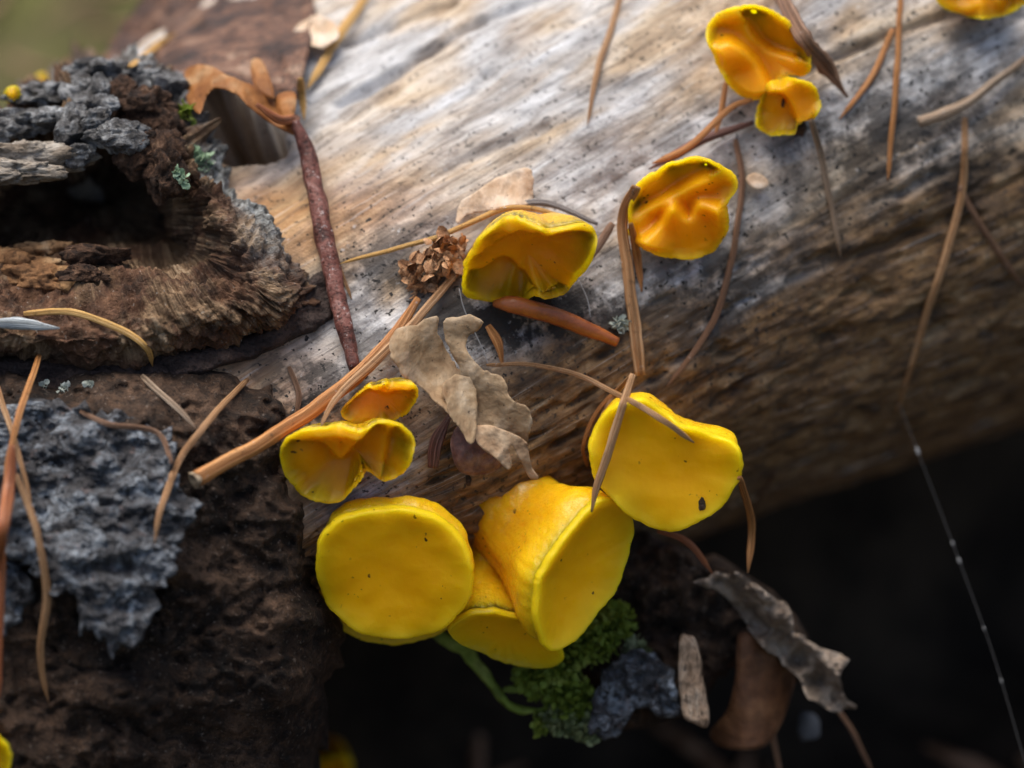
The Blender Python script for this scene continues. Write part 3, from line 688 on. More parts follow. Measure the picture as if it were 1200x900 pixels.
# ------------------------------------------------------------------ fungi
def fungus(label, outline, wc, g, base, rb, group=None, old=False, bulge=.25, rim=1.0, dish=.8, wave=0.0, fold=0.0, folds=.25, seed=0, band=0.0, name='jelly_fungus', N=150, edge_w=.9, lines=()):
    """cup fungus: disc outline in pixels, its centre depth wc, slope g=(gx, gy), foot (x, y, w) with radius rb mm"""
    o = catmull(outline, N, True)
    area = .5 * np.sum(o[:, 0] * np.roll(o[:, 1], -1) - np.roll(o[:, 0], -1) * o[:, 1])
    if area > 0: o = o[::-1]                       # counter-clockwise seen from the camera
    c = o.mean(0); o = c + (o - c) * (1 - rim * .34 / (np.hypot(*(o - c).T).mean() * S))
    dx = (o[:, 0] - c[0]) * S; dv = -(o[:, 1] - c[1]) * S
    an = np.arctan2(dv, dx)
    circ = np.stack([np.cos(an), np.sin(an), np.full(N, seed * 2.3)], -1)
    wz = wc + g[0] * dx + g[1] * dv + wave * (noise(circ * 1.6) * 1.6 + .5 * noise(circ * 3.4 + 8))
    Rim = px(o[:, 0], o[:, 1], wz)
    Cc = Rim.mean(0)
    nrm = uvw(-g[0], -g[1], 1.0); nrm = nrm / np.linalg.norm(nrm)
    Bp = px(*base)
    size = np.linalg.norm(Rim - Cc, axis=1).mean()
    # foot circle, matched in direction to the rim
    off = Rim - Cc; off_dir = off / np.linalg.norm(off, axis=1)[:, None]
    axis0 = Cc - Bp; axis0 /= np.linalg.norm(axis0) + 1e-9
    fo = off_dir - axis0 * (off_dir @ axis0)[:, None]; fo /= np.linalg.norm(fo, axis=1)[:, None] + 1e-9
    L = np.linalg.norm(Cc - Bp)
    ctrl = Cc - nrm * L * .5
    K = 44; rings = []
    for t in np.linspace(0, 1, K):
        cen = (1 - t) ** 2 * Bp + 2 * t * (1 - t) * ctrl + t * t * Cc
        f = t ** 1.5 + bulge * math.sin(math.pi * t) * t
        k = rb * (1 - t) ** 1.2
        rings.append(cen + fo * k * (1 - f if f < 1 else 0) + off * f + fo * 0)
    rings = np.array(rings)
    # fine ribs on the outside and a soft uneven surface
    tt = np.linspace(0, 1, K)[:, None]
    rib = noise(np.stack([np.cos(an) * 9 + 0 * tt, np.sin(an) * 9 + 0 * tt, tt * 3 + seed + 0 * an], -1)) * .10 * tt + fbm(np.stack([rings[..., 0] * .25, rings[..., 1] * .25, rings[..., 2] * .25], -1) + seed, 3) * .35 * np.sin(math.pi * np.clip(tt, 0, .9))
    rings = rings + off_dir[None] * rib[..., None]
    # rounded rim that rolls into the face: one closed body
    crenel = .09 * noise(np.stack([np.cos(an) * 13, np.sin(an) * 13, np.full(N, seed * 1.0)], -1)) + .16 * noise(np.stack([np.cos(an) * 3.2, np.sin(an) * 3.2, np.full(N, seed + 4.5)], -1))
    rr = [Rim + off_dir * (rim * .34 * math.sin(b) + crenel)[:, None] + nrm * (rim * .42 * (1 - math.cos(b))) for b in np.linspace(.5, 2.3, 8)]
    lip = rr[-1]; Cf = lip.mean(0); rel = lip - Cf; hn = rel @ nrm; flat_ = rel - hn[:, None] * nrm; hf = np.fft.rfft(hn); hm = np.arange(len(hf))
    def face(k, up=0.0):
        """ring of the face, k = 0 at the rim, 1 at the centre"""
        P = Cf + flat_ * (1 - k)
        z = np.fft.irfft(hf * (1 - k) ** hm, N) - dish * (1 - (1 - k) ** 2.4) + .10 * fbm(P * .35 + seed, 2) * min(1, k * 8)
        if fold:
            Q = P * folds + seed * 3.1; nq = noise(Q * (1, 1, 1)); n2 = noise(Q * 1.9 + 5)
            z = z + fold * (np.sqrt(nq * nq + .012) * 2.6 - .55 + .45 * n2) * min(1, k * 5)
        qx, qy, _ = topx(P)
        for pts, h, ln in lines:                   # overlapping lobes: a lip along a line
            c2 = catmull(pts, 240); dd = np.hypot(qx[:, None] - c2[None, :, 0], qy[:, None] - c2[None, :, 1]); j = dd.argmin(1); tg = np.gradient(c2, axis=0)[j]
            sgn = np.sign(tg[:, 0] * (qy - c2[j, 1]) - tg[:, 1] * (qx - c2[j, 0])); d1 = dd.min(1)
            z = z + h * .5 * np.tanh(sgn * d1 / 5.5) * np.exp(-(d1 / ln)) * min(1, k * 6)
        return P + nrm[None] * (z + up)[:, None]
    depth = min(2.4, .42 * size)
    def dome(k, extra):                            # underside of the cap, hidden in the stem
        P = Cf + flat_ * (1 - k)
        return P + nrm[None] * (hn * (1 - k) ** 2.2 - dish * (1 - (1 - k) ** 2.4) - (depth + abs(fold) * .5) * (1 - (1 - k) ** 3) - extra)[:, None]
    ex = thing(name, Bp, label, 'fungus', group)
    top = [dome(k, .5) for k in (.06, .2, .45, .75, .97)]
    V, F = loft(np.concatenate([rings, np.array(rr[:1]), np.array(top)]))
    mk('stem', V, F, M['jelly_old' if old else 'jelly'], ex)
    ks = np.concatenate([np.linspace(.03, .2, 7), np.linspace(.22, .99, 46 if lines else 28)])
    bk = [dome(k, .35) for k in (.95, .75, .45, .2, .06)]
    seam = [Rim + off_dir * (rim * .34 * math.sin(.42) + crenel + .02)[:, None] + nrm * (rim * .42 * (1 - math.cos(.42)))]
    fr = [face(k) for k in ks]
    V, F = loft(np.array(bk + seam + [r + off_dir * .02 for r in rr] + fr))
    kk = np.concatenate([np.zeros(len(bk) + 1 + len(rr)), ks]); fa = np.repeat(sstep(.0, .16, kk), N); fa = np.concatenate([fa, [0, 1]])
    mk('disc', V, F, M['jelly_old_disc' if old else 'jelly_disc'], ex, attrs=dict(face=fa))
    return ex
GF = 'yellow cup fungi on the log'
refresh()
# deep ones first
fungus('dim yellow jelly fungus deep in the hollow below the smooth round cup', [(316, 930), (350, 900), (400, 880), (416, 890), (402, 935), (366, 965), (326, 970)], -50, (.2, 1.2), (352, 900, -60), 2.4, GF, True, seed=31)
fungus('golden jelly cup hiding behind the lower rim of the smooth round cup', [(362, 660), (364, 698), (400, 734), (455, 750), (520, 738), (540, 702), (505, 650), (420, 632)], -5.5, (-.1, .45), (450, 600, on(450, 600, 1)), 2.2, GF, seed=3)
fungus('small yellow jelly cup showing above the smooth round cup', [(446, 580), (462, 568), (486, 566), (506, 578), (512, 600), (480, 618), (450, 604)], -4.5, (0, -.3), (470, 590, on(470, 545, -.5) - 3), 1.2, GF, seed=5, rim=.6, dish=.3)
fungus('orange-yellow jelly cone facing down behind the large tilted cone', [(524, 728), (560, 708), (612, 720), (652, 748), (661, 764), (640, 777), (600, 771), (560, 756), (532, 744)], -4.5, (-.2, 1.1), (580, 640, on(575, 560) - 7), 3.2, GF, seed=7, bulge=.35)
fungus('smooth round yellow jelly cup with its flat face bared', [(373, 645), (378, 617), (400, 599), (440, 590), (482, 590), (520, 603), (546, 626), (557, 658), (554, 692), (534, 720), (500, 738), (455, 742), (415, 730), (388, 706), (375, 676)], 0.5, (.05, .42), (478, 600, on(478, 545) - 3.5), 2.6, GF, seed=9, bulge=.8, rim=2.0, dish=.5, wave=.35)
fungus('large yellow jelly cone tilted to one side under the dry leaf', [(694, 580), (654, 626), (628, 665), (620, 690), (621, 722), (628, 750), (641, 760), (670, 745), (693, 710), (713, 687), (730, 640), (737, 608), (726, 584)], -.5, (-.75, .35), (600, 584, on(618, 560) - 4.2), 5.4, GF, seed=11, bulge=.75, rim=1.5, dish=.9)
fungus('yellow jelly cup crossed by two dry needles, saddle-shaped upper rim', [(690, 516), (700, 488), (724, 468), (752, 464), (776, 478), (798, 496), (832, 504), (862, 512), (872, 530), (868, 560), (846, 590), (815, 611), (785, 619), (755, 610), (725, 590), (700, 562), (690, 538)], 1.0, (.05, .30), (785, 535, on(785, 500) - 3), 2.6, GF, seed=13, bulge=.7, rim=1.8, dish=.6, wave=.6)
fungus('wrinkled amber jelly fungus below the long orange twig', [(328, 522), (334, 558), (364, 583), (398, 585), (418, 562), (430, 548), (452, 560), (480, 547), (487, 517), (474, 496), (446, 490), (424, 503), (398, 497), (350, 502)], on(400, 540) + 3.5, (0, .55), (400, 520, on(400, 520) - 1.5), 2.0, GF, True, seed=15, N=240, lines=[([(332, 514), (374, 524), (399, 545), (423, 517), (444, 494)], -2.2, 26), ([(463, 500), (456, 520), (450, 548)], 1.4, 20)], fold=.5, folds=.2, wave=1.0, dish=1.3, rim=.8)
fungus('small wrinkled amber jelly lobe tucked under the long orange twig', [(400, 480), (420, 458), (450, 447), (484, 447), (492, 460), (476, 484), (440, 491), (412, 494)], on(445, 470) + 2.4, (0, .6), (445, 470, on(445, 470) - 1), 1.6, GF, True, seed=17, N=200, lines=[([(404, 478), (430, 462), (455, 466), (486, 452)], -1.6, 18)], fold=.4, folds=.2, wave=.6, dish=.8, rim=.6)
fungus('open golden jelly cup with a wavy upper lip beside the seed cluster', [(540, 330), (545, 297), (572, 262), (602, 248), (640, 264), (688, 258), (703, 274), (690, 305), (665, 335), (642, 343), (625, 339), (608, 352), (575, 347), (546, 342)], on(620, 300) + 4.4, (0, 1.0), (620, 300, on(620, 300) - 1), 2.6, GF, True, seed=19, N=240, lines=[([(541, 322), (565, 329), (589, 322), (610, 335), (630, 338)], -2.0, 22), ([(552, 304), (589, 292), (613, 279), (643, 281), (684, 277)], -1.6, 22)], fold=.25, folds=.2, wave=1.2, dish=2.2, rim=1.0)
fungus('brain-like orange jelly fungus beside the flat brown needle', [(735, 260), (745, 217), (780, 191), (820, 183), (855, 195), (866, 215), (852, 240), (853, 268), (830, 297), (790, 302), (757, 291), (739, 276)], on(800, 245) + 4.0, (.1, .35), (800, 245, on(800, 245) - 1), 2.6, GF, True, seed=21, N=220, lines=[([(741, 252), (769, 238), (808, 216), (828, 206)], 2.2, 28), ([(742, 282), (769, 265), (788, 240), (807, 253), (820, 236), (852, 240)], 1.8, 24)], fold=.7, folds=.2, wave=.9, dish=.5, rim=1.1)
fungus('crinkled yellow jelly fungus touching the brown rolled leaf', [(826, 42), (835, 16), (870, 5), (905, 11), (940, 40), (952, 70), (944, 88), (917, 86), (900, 109), (872, 113), (846, 86)], on(885, 60) + 3.8, (0, .3), (885, 60, on(885, 60) - 1), 2.4, GF, True, seed=23, N=220, lines=[([(838, 52), (858, 47), (884, 66), (904, 100)], 1.8, 24), ([(876, 28), (886, 44), (904, 60), (930, 68)], 1.8, 24)], fold=.7, folds=.2, wave=.9, dish=.6, rim=1.1)
fungus('small two-lobed yellow jelly fungus with a needle below it', [(886, 132), (900, 97), (928, 88), (955, 100), (964, 120), (955, 138), (936, 141), (930, 154), (906, 158), (889, 148)], on(925, 125) + 3.2, (.2, .4), (925, 125, on(925, 125) - 1), 1.6, GF, True, seed=25, N=200, lines=[([(893, 108), (918, 112), (932, 138)], -1.8, 20)], fold=.4, folds=.2, wave=.7, dish=.7, rim=.8)
fungus('orange jelly fungus at the far end of the long drying crack', [(1096, 0), (1130, 15), (1160, 18), (1195, 8), (1218, -20), (1160, -50), (1105, -30)], on(1150, -10) + 3.4, (0, .4), (1150, -10, on(1150, -10) - 1), 2.4, GF, True, seed=27, fold=.8, folds=.4, wave=.7)
fungus('yellow jelly fungus at the foot of the rotten bark below the grey flake', [(-34, 872), (-8, 856), (8, 872), (10, 896), (4, 920), (-28, 924)], on(-5, 890) + 3, (-.2, .3), (-18, 890, on(-5, 890) - 1), 1.4, GF, seed=29)
for lb, (x, y, r) in (('tiny orange jelly fungus on the forest floor behind the knot', (16, 108, 9)), ('tiny orange jelly bead beside the grey knot crust', (50, 92, 8))):
    t = np.linspace(0, 2 * math.pi, 9)[:-1]
    w = on(x, y); kk = (D - w) / D
    fungus(lb, [(x + r * math.cos(a), y + r * .9 * math.sin(a)) for a in t], w + 3, (0, .3), (x, y + 4, w - 1), .8, 'background jelly fungi', True, seed=33 + x, rim=.8, dish=-.6, N=60)

# ------------------------------------------------------------------ needles and twigs
refresh()
def needle(name, pts, width, mat, label, cat='needle', group=None, flat=.55, h=None, taper=(.75, .25), groove=.25, m=12, rough=.12, seed=0, cut=None, smooth=True, n=None):
    """pts: (x, y) rest on what lies below; (x, y, lift); (x, y, None, w) absolute depth"""
    q = []
    for p in pts:
        if len(p) == 4: q.append((p[0], p[1], p[3]))
        else:
            lift = p[2] if len(p) > 2 else 0.0
            wd_ = (max(width) if np.ndim(width) else width)
            q.append((p[0], p[1], on(p[0], p[1], lift + wd_ * S * .5 * flat, 4)))
    q = np.array(q, float)
    if smooth and len(q) > 3:
        w0 = q[:, 2].copy(); q[1:-1, 2] = np.maximum(w0[1:-1], .5 * w0[1:-1] + .25 * (w0[:-2] + w0[2:]))
    length = np.sum(np.hypot(*np.diff(q[:, :2], axis=0).T))
    C = catmull(q, n or int(max(16, length / 5)))
    kx = np.stack([C[:, 0] * .02, C[:, 1] * .02, np.full(len(C), seed * 1.7)], -1)
    C[:, 0] += 1.6 * noise(kx + 40) ; C[:, 1] += 1.6 * noise(kx + 80)
    if any(len(p) < 4 for p in pts):               # lift the shaft clear of bumps it would sink into
        wm = float(np.mean(width)) * S * .5 * flat
        dev = np.array([hit(a, b) for a, b in C[:, :2]]) + wm * .7 - C[:, 2]
        dev = np.where((dev > 0) & (dev < 3.5), dev, 0)
        for _ in range(3): dev = np.maximum(dev, np.convolve(np.pad(dev, 2, 'edge'), [.2, .2, .2, .2, .2], 'valid'))
        C[:, 2] += dev
    P = px(C[:, 0], C[:, 1], C[:, 2])
    rad = np.asarray(width, float) * S * .42
    V, F, gr = tube(P, rad, m, flat, groove, rough, taper, seed)
    if cut:
        root = thing(name, P[0], label, cat, group)
        mk('shaft', V, F, M[mat], root, attrs=dict(grain=gr))
        T = (P[0] - P[2]); T /= np.linalg.norm(T)
        r0 = rad[0] if np.ndim(rad) else rad
        th = np.linspace(0, 2 * math.pi, 18, endpoint=False); e1 = np.cross(T, (0, 0, 1.0)); e1 /= np.linalg.norm(e1); e2 = np.cross(T, e1)
        R = [P[0] + T * (dd + (.12 * noise(np.stack([np.cos(th) * 2, np.sin(th) * 2, th * 0], -1)))[:, None]) + (e1 * np.cos(th)[:, None] + e2 * np.sin(th)[:, None]) * r0 * k for dd, k in ((-.2, .8), (.25, 1.12), (.32, .95), (.2, .55), (.22, .15))]
        V, F = loft(R); mk('cut_end', V, F, M['cut'], root)
        return root
    o = mk(name, V, F, M[mat], origin=P[0], attrs=dict(grain=gr))
    return tag(o, label, cat, group)
GN = 'fallen needles on the log'
NL = [
 ([(728, -6), (715, 40), (700, 82), (688, 148)], [8, 10, 9, 4], 'n_tan', 'tan needle lying alone across the pale upper log with a dark tip'),
 ([(1046, 34), (1022, 90), (984, 140)], [9, 10, 6], 'n_orange', 'short bent orange needle meeting a straight rust needle at its top'),
 ([(1056, -10), (1050, 100), (1040, 212)], [8, 9, 6], 'n_orange', 'straight rust-orange needle hanging beside a short bent one'),
 ([(950, 140), (962, 180), (972, 230), (986, 304)], [9, 10, 9, 6], 'n_grey', 'grey tan needle running down from the small two-lobed fungus'),
 ([(862, 164), (869, 225), (848, 345), (822, 400), (782, 454)], [8, 9, 10, 9, 6], 'n_brown', 'long curved brown needle passing beside the brain-like fungus'),
 ([(1131, 138), (1126, 230), (1092, 350), (1050, 486)], [9, 12, 12, 7], 'n_tan', 'long tan needle with spider thread tied to its tip'),
 ([(1124, 220), (1158, 278), (1200, 336)], [8, 9, 8], 'n_brown', 'thin brown needle branching from the long tan needle'),
 ([(882, 116, 0, SW(882, 116) + 2.6), (856, 126, 0, SW(856, 126) + 2.2), (806, 172, 0, SW(806, 172) + 1.6), (764, 192, 0, SW(764, 192) + 1.4)], [7, 9, 10, 8], 'n_orange', 'orange needle reaching from the two-lobed fungus to the brain-like one'),
 ([(884, 144, 0, SW(884, 144) + 0.6), (830, 160, 0, SW(830, 160) + 0.7), (790, 182, 0, SW(790, 182) + 0.7), (760, 198, 0, SW(760, 198) + 0.7)], [8, 14, 14, 8], 'n_red', 'dark red needle under the orange one above the brain-like fungus'),
 ([(852, 92, 0, SW(852, 92) + 0.8), (846, 126, 0, SW(846, 126) + 0.8), (838, 160, 0, SW(838, 160) + 0.8)], [8, 9, 8], 'n_orange', 'short orange needle sticking out below the crinkled fungus'),
 ([(700, 262, 0, SW(700, 262) + 0.8), (640, 239, 0, SW(640, 246) + 0.9), (588, 243, 0, SW(588, 247) + 0.9)], [6, 10, 10], 'n_ash', 'ash grey bark-flecked twig behind the open golden cup'),
 ([(680, 258, 0, SW(680, 258) + 1.4), (600, 243, 0, SW(600, 249) + 1.8), (522, 274, 0, SW(522, 274) + 1.5), (398, 309, 0, SW(398, 309) + 0.7)], [6, 8, 8, 5], 'n_gold', 'slender golden needle trailing behind the seed cluster'),
 ([(718, 262, 0, SW(718, 262) + 0.9), (700, 290, 0, SW(700, 290) + 0.9), (676, 322, 0, SW(676, 322) + 0.9)], [12, 13, 9], 'n_brown', 'brown needle wedged between the open golden cup and the flat needle'),
 ([(688, 548, 0.6), (683, 522, .8), (700, 482, 1), (738, 442, 1.5)], [5, 6, 6, 5], 'n_orange', 'fine curved orange needle behind the saddle-shaped cup'),
 ([(28, 368), (84, 366, .6), (142, 386, .6), (172, 408, .4), (180, 430)], [9, 10, 10, 9, 6], 'n_gold', 'curved golden needle on the knot beside the white splinter'),
 ([(166, 440), (198, 470, .6), (230, 502, 1.0)], [9, 9, 6], 'n_grey', 'short pale needle crossing behind the kinked brown needle'),
 ([(290, 444, .6), (242, 496, 1.2), (208, 545, 1.0), (190, 592, .5), (181, 636)], [8, 10, 10, 9, 6], 'n_tan', 'kinked tan needle lying across the edge of the grey flake'),
 ([(94, 482), (130, 498, .3), (184, 506, .4), (204, 548)], [7, 8, 8, 6], 'n_brown', 'thin brown needle curving over the top of the grey flake'),
 ([(46, 416, 1.0), (24, 480, 1.2), (4, 566, 1.0)], [9, 10, 8], 'n_orange', 'orange needle leaning from the bark shelf onto the grey flake'),
 ([(-4, 450, 1.5), (18, 520, 1.2), (37, 588, .8)], [8, 8, 5], 'n_tan', 'thin tan needle crossing the orange one on the grey flake'),
 ([(20, 556, 1.6), (44, 630, 1.4), (55, 700, 2.0), (47, 764, 1.5), (57, 824)], [9, 10, 11, 10, 6], 'n_tan', 'long wavy tan needle hanging over the grey flake onto dark bark'),
 ([(3, 610, 2), (1, 700, 2), (-2, 820, 1)], [9, 11, 10], 'n_rust', 'rust needle hanging beside the small dark-edged flake'),
 ([(338, 430), (350, 462), (346, 494)], [7, 8, 6], 'n_brown', 'short brown needle below the bark shelf tip'),
 ([(396, 306, .3), (404, 328), (413, 352)], [6, 6, 4], 'n_tan', 'tiny tan needle beside the dark red twig'),
 ([(866, 560, 0, ), (880, 612, 0, -6), (876, 672, 0, -6)], [10, 11, 9], 'n_orange', 'orange needle hanging below the saddle-shaped cup'),
 ([(908, 552), (884, 594)], [9, 7], 'n_brown', 'short brown needle on the shaded flank beside the saddle-shaped cup'),
 ([(770, 622, 0, -7), (806, 636, 0, -7), (836, 672, 0, -7)], [8, 10, 8], 'n_rust', 'rust needle in the shade under the saddle-shaped cup'),
 ([(892, 790, 0, -13), (904, 850, 0, -14), (918, 930, 0, -16)], [9, 10, 8], 'n_brown', 'brown needle dangling below the amber bud scale'),
 ([(980, 830, 0, -18), (1000, 860, 0, -18), (1022, 905, 0, -19)], [6, 7, 6], 'n_brown', 'thin brown needle dangling below the withered grey leaf'),
]
for i, (pts, wd, mt, lb) in enumerate(NL):
    needle('pine_needle', pts, wd, mt, lb, 'needle', GN, seed=i + 1)
refresh()
# the bigger pieces, each with a look of its own
needle('dry_twig', [(1204, 66, .5), (1142, 114, .5), (1104, 134, .4), (1076, 142, .2)], [10, 13, 17, 18], 'n_grey', 'pale bleached twig with a thick torn end by a mouldy hole', 'twig', flat=.8, seed=50, taper=(.9, .8))
needle('rolled_leaf', [(908, -20), (940, 42), (968, 78), (994, 114)], [18, 24, 24, 14], 'n_brown', 'rolled dark brown leaf lying against the crinkled yellow fungus', 'leaf', flat=.7, seed=51, rough=.35, groove=.5)
needle('red_twig', [(346, 142, 1.0), (362, 184, .5), (378, 270), (396, 350), (416, 432)], [16, 24, 27, 26, 22], 'red_bark', 'thick dark red twig flecked white leaning beside the knot', 'twig', flat=1.0, seed=52, rough=.2, taper=(.8, .7), groove=.05, m=20)
needle('red_twig', [(300, 122, 1.2), (328, 140, 1.4), (352, 138, 1.2)], [8, 13, 15], 'n_rust', 'short rusty hooked twig joining the dark red twig', 'twig', flat=.8, seed=53)
needle('orange_twig', [(230, 561, 1.0), (300, 522, .8), (352, 490, 1.2), (405, 452, 1.0), (455, 402, .6), (490, 350, .2)], [22, 21, 21, 22, 20, 14], 'n_orange', 'long thick orange-brown twig with a hollow cut end', 'twig', flat=.9, seed=54, groove=.18, rough=.1, taper=(1.0, .7), cut=True)
refresh()
needle('pine_needle', [(377, 498, .4), (392, 470, .2), (430, 432, .1), (470, 394, .3), (530, 326, .5), (578, 257, .6)], [4, 9, 13, 13, 11, 7], 'n_tan', 'long tan needle lying along the thick orange twig', 'needle', GN, seed=55)
needle('fir_needle', [(578, 356, .5), (606, 358, .5), (650, 371, .4), (696, 388, .3), (724, 402)], [21, 25, 25, 22, 17], 'n_gloss', 'plump glossy rust needle with a blunt tip under the open golden cup', 'needle', flat=.8, seed=56, groove=.08, rough=.06, taper=(.45, .8))
needle('flat_needle', [(745, 219, 1.2), (730, 256, .8), (738, 335, .3), (751, 440)], [15, 16, 17, 20], 'n_tan', 'flat frayed tan needle standing beside the brain-like fungus', 'needle', flat=.35, seed=57, groove=.6, taper=(.9, .8))
needle('flat_needle', [(738, 262, .6), (746, 300, .3), (752, 342)], [9, 12, 8], 'n_orange', 'short orange needle doubled beside the flat frayed one', 'needle', flat=.4, seed=58)
needle('dead_stalk', [(506, 548, .3), (512, 515, .3), (530, 478, .3)], [18, 19, 14], 'n_red', 'dark red-brown stalk standing behind the dry leaf', 'twig', flat=.7, seed=59)
needle('dead_stalk', [(572, 382, .3), (584, 404, .3), (590, 428, .2)], [12, 15, 13], 'n_orange', 'brown stub poking out behind the dry leaf top', 'twig', flat=.7, seed=60)
needle('needle_sheath', [(14, 522, 1.8), (10, 570, 2.0), (3, 620, 1.8), (-2, 668, 1.5)], [9, 18, 17, 12], 'n_rust', 'rust needle sheath at the base of the wavy tan needle', 'twig', flat=.8, seed=61)
needle('wood_splinter', [(-10, 379, 1.0), (30, 380, 1.0), (70, 385, .8)], [15, 17, 11], 'n_white', 'bleached white splinter beside the curved golden needle', 'splinter', flat=.7, seed=62, rough=.3)
needle('dry_strip', [(436, -14, 1.0), (398, 40, 1.2), (360, 104, 1.0)], [12, 15, 10], 'n_gold', 'straw-coloured strip across the peeling bark edge', 'twig', flat=.4, seed=63)
needle('dry_strip', [(352, 92, 2.5), (353, 112, 2.5), (356, 140, 2.0)], [11, 12, 8], 'n_gold', 'short straw strip standing at the top of the dark red twig', 'twig', flat=.4, seed=64)
needle('dry_strip', [(152, 78, 1.0), (180, 56, 1.8), (206, 38, 1.5)], [11, 13, 9], 'n_gold', 'straw needle on the brown peeling bark above the knot', 'twig', flat=.5, seed=65)

# ------------------------------------------------------------------ leaves and scraps
refresh()
lroot_w = on(540, 440)
LR = thing('dry_leaf', px(540, 440, lroot_w), 'torn translucent tan leaf fragment with a forked tip above the large cone', 'leaf')
def lw(x, y): return SW(x, y) + 3.4 + 2.2 * sstep(420, 560, y) + 1.0 * np.sin((x - y * .5) * .035)
plate('leaf_blade', [(458, 398), (470, 384), (512, 372), (512, 388), (524, 412), (540, 432), (556, 450), (560, 470), (560, 490), (552, 518), (556, 505), (553, 515), (540, 500), (530, 490), (500, 462), (470, 438), (458, 418)], lw, .22, M['leaf'], 1.8, lambda x, y: .8 * np.sin((x + y) * .045) + rough_disp(.3, .2, 41, 4, .1)(x, y), LR, jag=4.5, edge=2, drop=.05, back_disp=1.0)
plate('leaf_blade', [(521, 376), (540, 371), (566, 376), (562, 388), (551, 396), (548, 412), (566, 432), (590, 445), (600, 468), (620, 478), (622, 500), (616, 526), (618, 540), (600, 540), (575, 528), (556, 508), (545, 480), (540, 440), (528, 412), (522, 394)], lambda x, y: lw(x, y) + .7 + 1.2 * sstep(400, 372, y), .22, M['leaf'], 1.8, lambda x, y: .7 * np.sin((x * .6 - y) * .05) + rough_disp(.3, .22, 43, 4, .1)(x, y), LR, jag=4.5, edge=2, drop=.05, back_disp=1.0)
plate('leaf_tip', [(556, 500), (580, 500), (614, 515), (620, 530), (624, 548), (632, 560), (622, 562), (610, 540), (600, 522), (598, 530), (600, 545), (594, 549), (578, 535), (560, 520)], lambda x, y: lw(x, y) + 1.2, .25, M['leaf_tip'], 1.6, lambda x, y: .5 * np.sin(x * .12) + rough_disp(.4, .3, 44)(x, y), LR, jag=1.5, edge=2, drop=.05, back_disp=1.0)
plate('leaf_flap', [(520, 450), (545, 442), (560, 462), (561, 490), (556, 515), (548, 520), (540, 500), (530, 492), (522, 470)], lambda x, y: lw(x, y) + 1.1, .2, M['leaf'], 1.8, rough_disp(.4, .2, 45, 4), LR, jag=4.5, edge=2, drop=.05, back_disp=1.0)
o = plate('bud_scale', [(528, 520), (532, 505), (545, 498), (570, 510), (590, 535), (586, 548), (570, 556), (545, 556), (533, 545)], lambda x, y: SW(x, y) + 2.6 - ((x - 558) / 30) ** 2 * .8 - ((y - 530) / 28) ** 2 * .8, .4, M['leaf_purple'], 1.8, rough_disp(.4, .3, 46), None, jag=1)
tag(o, 'purplish brown bud scale under the forked tip of the dry leaf', 'bud scale')
o = plate('papery_scrap', [(545, 232), (590, 205), (622, 196), (624, 222), (618, 240), (580, 246), (548, 252), (538, 262), (536, 245)], lambda x, y: SW(x, y) + 1.6, .25, M['paper'], 2.2, lambda x, y: .5 * np.sin((x - y) * .06) + rough_disp(.3, .25, 47)(x, y), None, jag=3, edge=2, drop=.04, back_disp=1.0)
tag(o, 'pale peach papery scrap on the wood behind the open golden cup', 'leaf')
o = plate('papery_scrap', [(346, 34), (372, 18), (396, 36), (384, 54), (360, 52)], lambda x, y: SW(x, y) + 2.5, .3, M['paper'], 2.2, rough_disp(.3, .5, 48), None, jag=3, edge=2, drop=.04, back_disp=1.0)
tag(o, 'pale chip by the straw-coloured strip at the peeling bark', 'leaf')
o = plate('papery_scrap', [(874, 210), (884, 202), (898, 208), (900, 218), (886, 222)], lambda x, y: SW(x, y) + .9, .2, M['paper'], 2, None, None, jag=1, drop=.04)
tag(o, 'tiny peach scrap near the curved brown needle', 'leaf')
# withered leaf and bud scale below the log
def hang(x, y): return -9.5 - 3 * sstep(850, 1000, x) + 0 * y
o = plate('withered_leaf', [(812, 682), (842, 672), (872, 674), (908, 700), (926, 712), (934, 738), (958, 756), (992, 772), (986, 796), (990, 818), (1004, 828), (978, 834), (960, 826), (946, 820), (934, 792), (905, 770), (880, 742), (862, 712), (838, 690)], lambda x, y: hang(x, y), .4, M['withered'], 2.0,
          lambda x, y: 1.6 * np.sin((x - y) * .07) + rough_disp(.35, 1.6, 50, 4, .5)(x, y), None, jag=6, back_disp=1.0)
tag(o, 'crumpled withered grey leaf hanging below the log', 'leaf')
o = plate('bud_scale', [(866, 742), (900, 752), (930, 788), (926, 820), (912, 856), (890, 878), (846, 876), (832, 858), (852, 832), (862, 790)], lambda x, y: hang(x, y) - 1 - ((x - 885) / 45) ** 2 * 2.5, .5, M['scale'], 2.4, rough_disp(.12, .5, 51, 3), None, back_disp=1.0)
tag(o, 'smooth amber brown bud scale hanging below the log', 'bud scale')
o = plate('wood_chip', [(797, 748), (806, 744), (816, 750), (826, 800), (831, 846), (818, 850), (800, 838), (795, 790)], lambda x, y: -7.5 + 0 * x, 1.8, M['chip'], 2.0, rough_disp(.4, .5, 52, 4, .2), None, jag=2)
tag(o, 'pale upright wood chip beside the moss and grey lichen bark', 'wood chip')
o = plate('lichen_bark', [(692, 836), (700, 800), (722, 770), (752, 762), (785, 780), (796, 812), (800, 836), (774, 842), (760, 830), (742, 834), (728, 858), (704, 868), (690, 866)], lambda x, y: -8.6 + 0 * x, 2.0, M['flake'], 2.0, rough_disp(.4, 1.3, 53, 5, .6), None, jag=6)
tag(o, 'ragged grey lichen bark scrap between moss and wood chip', 'bark')
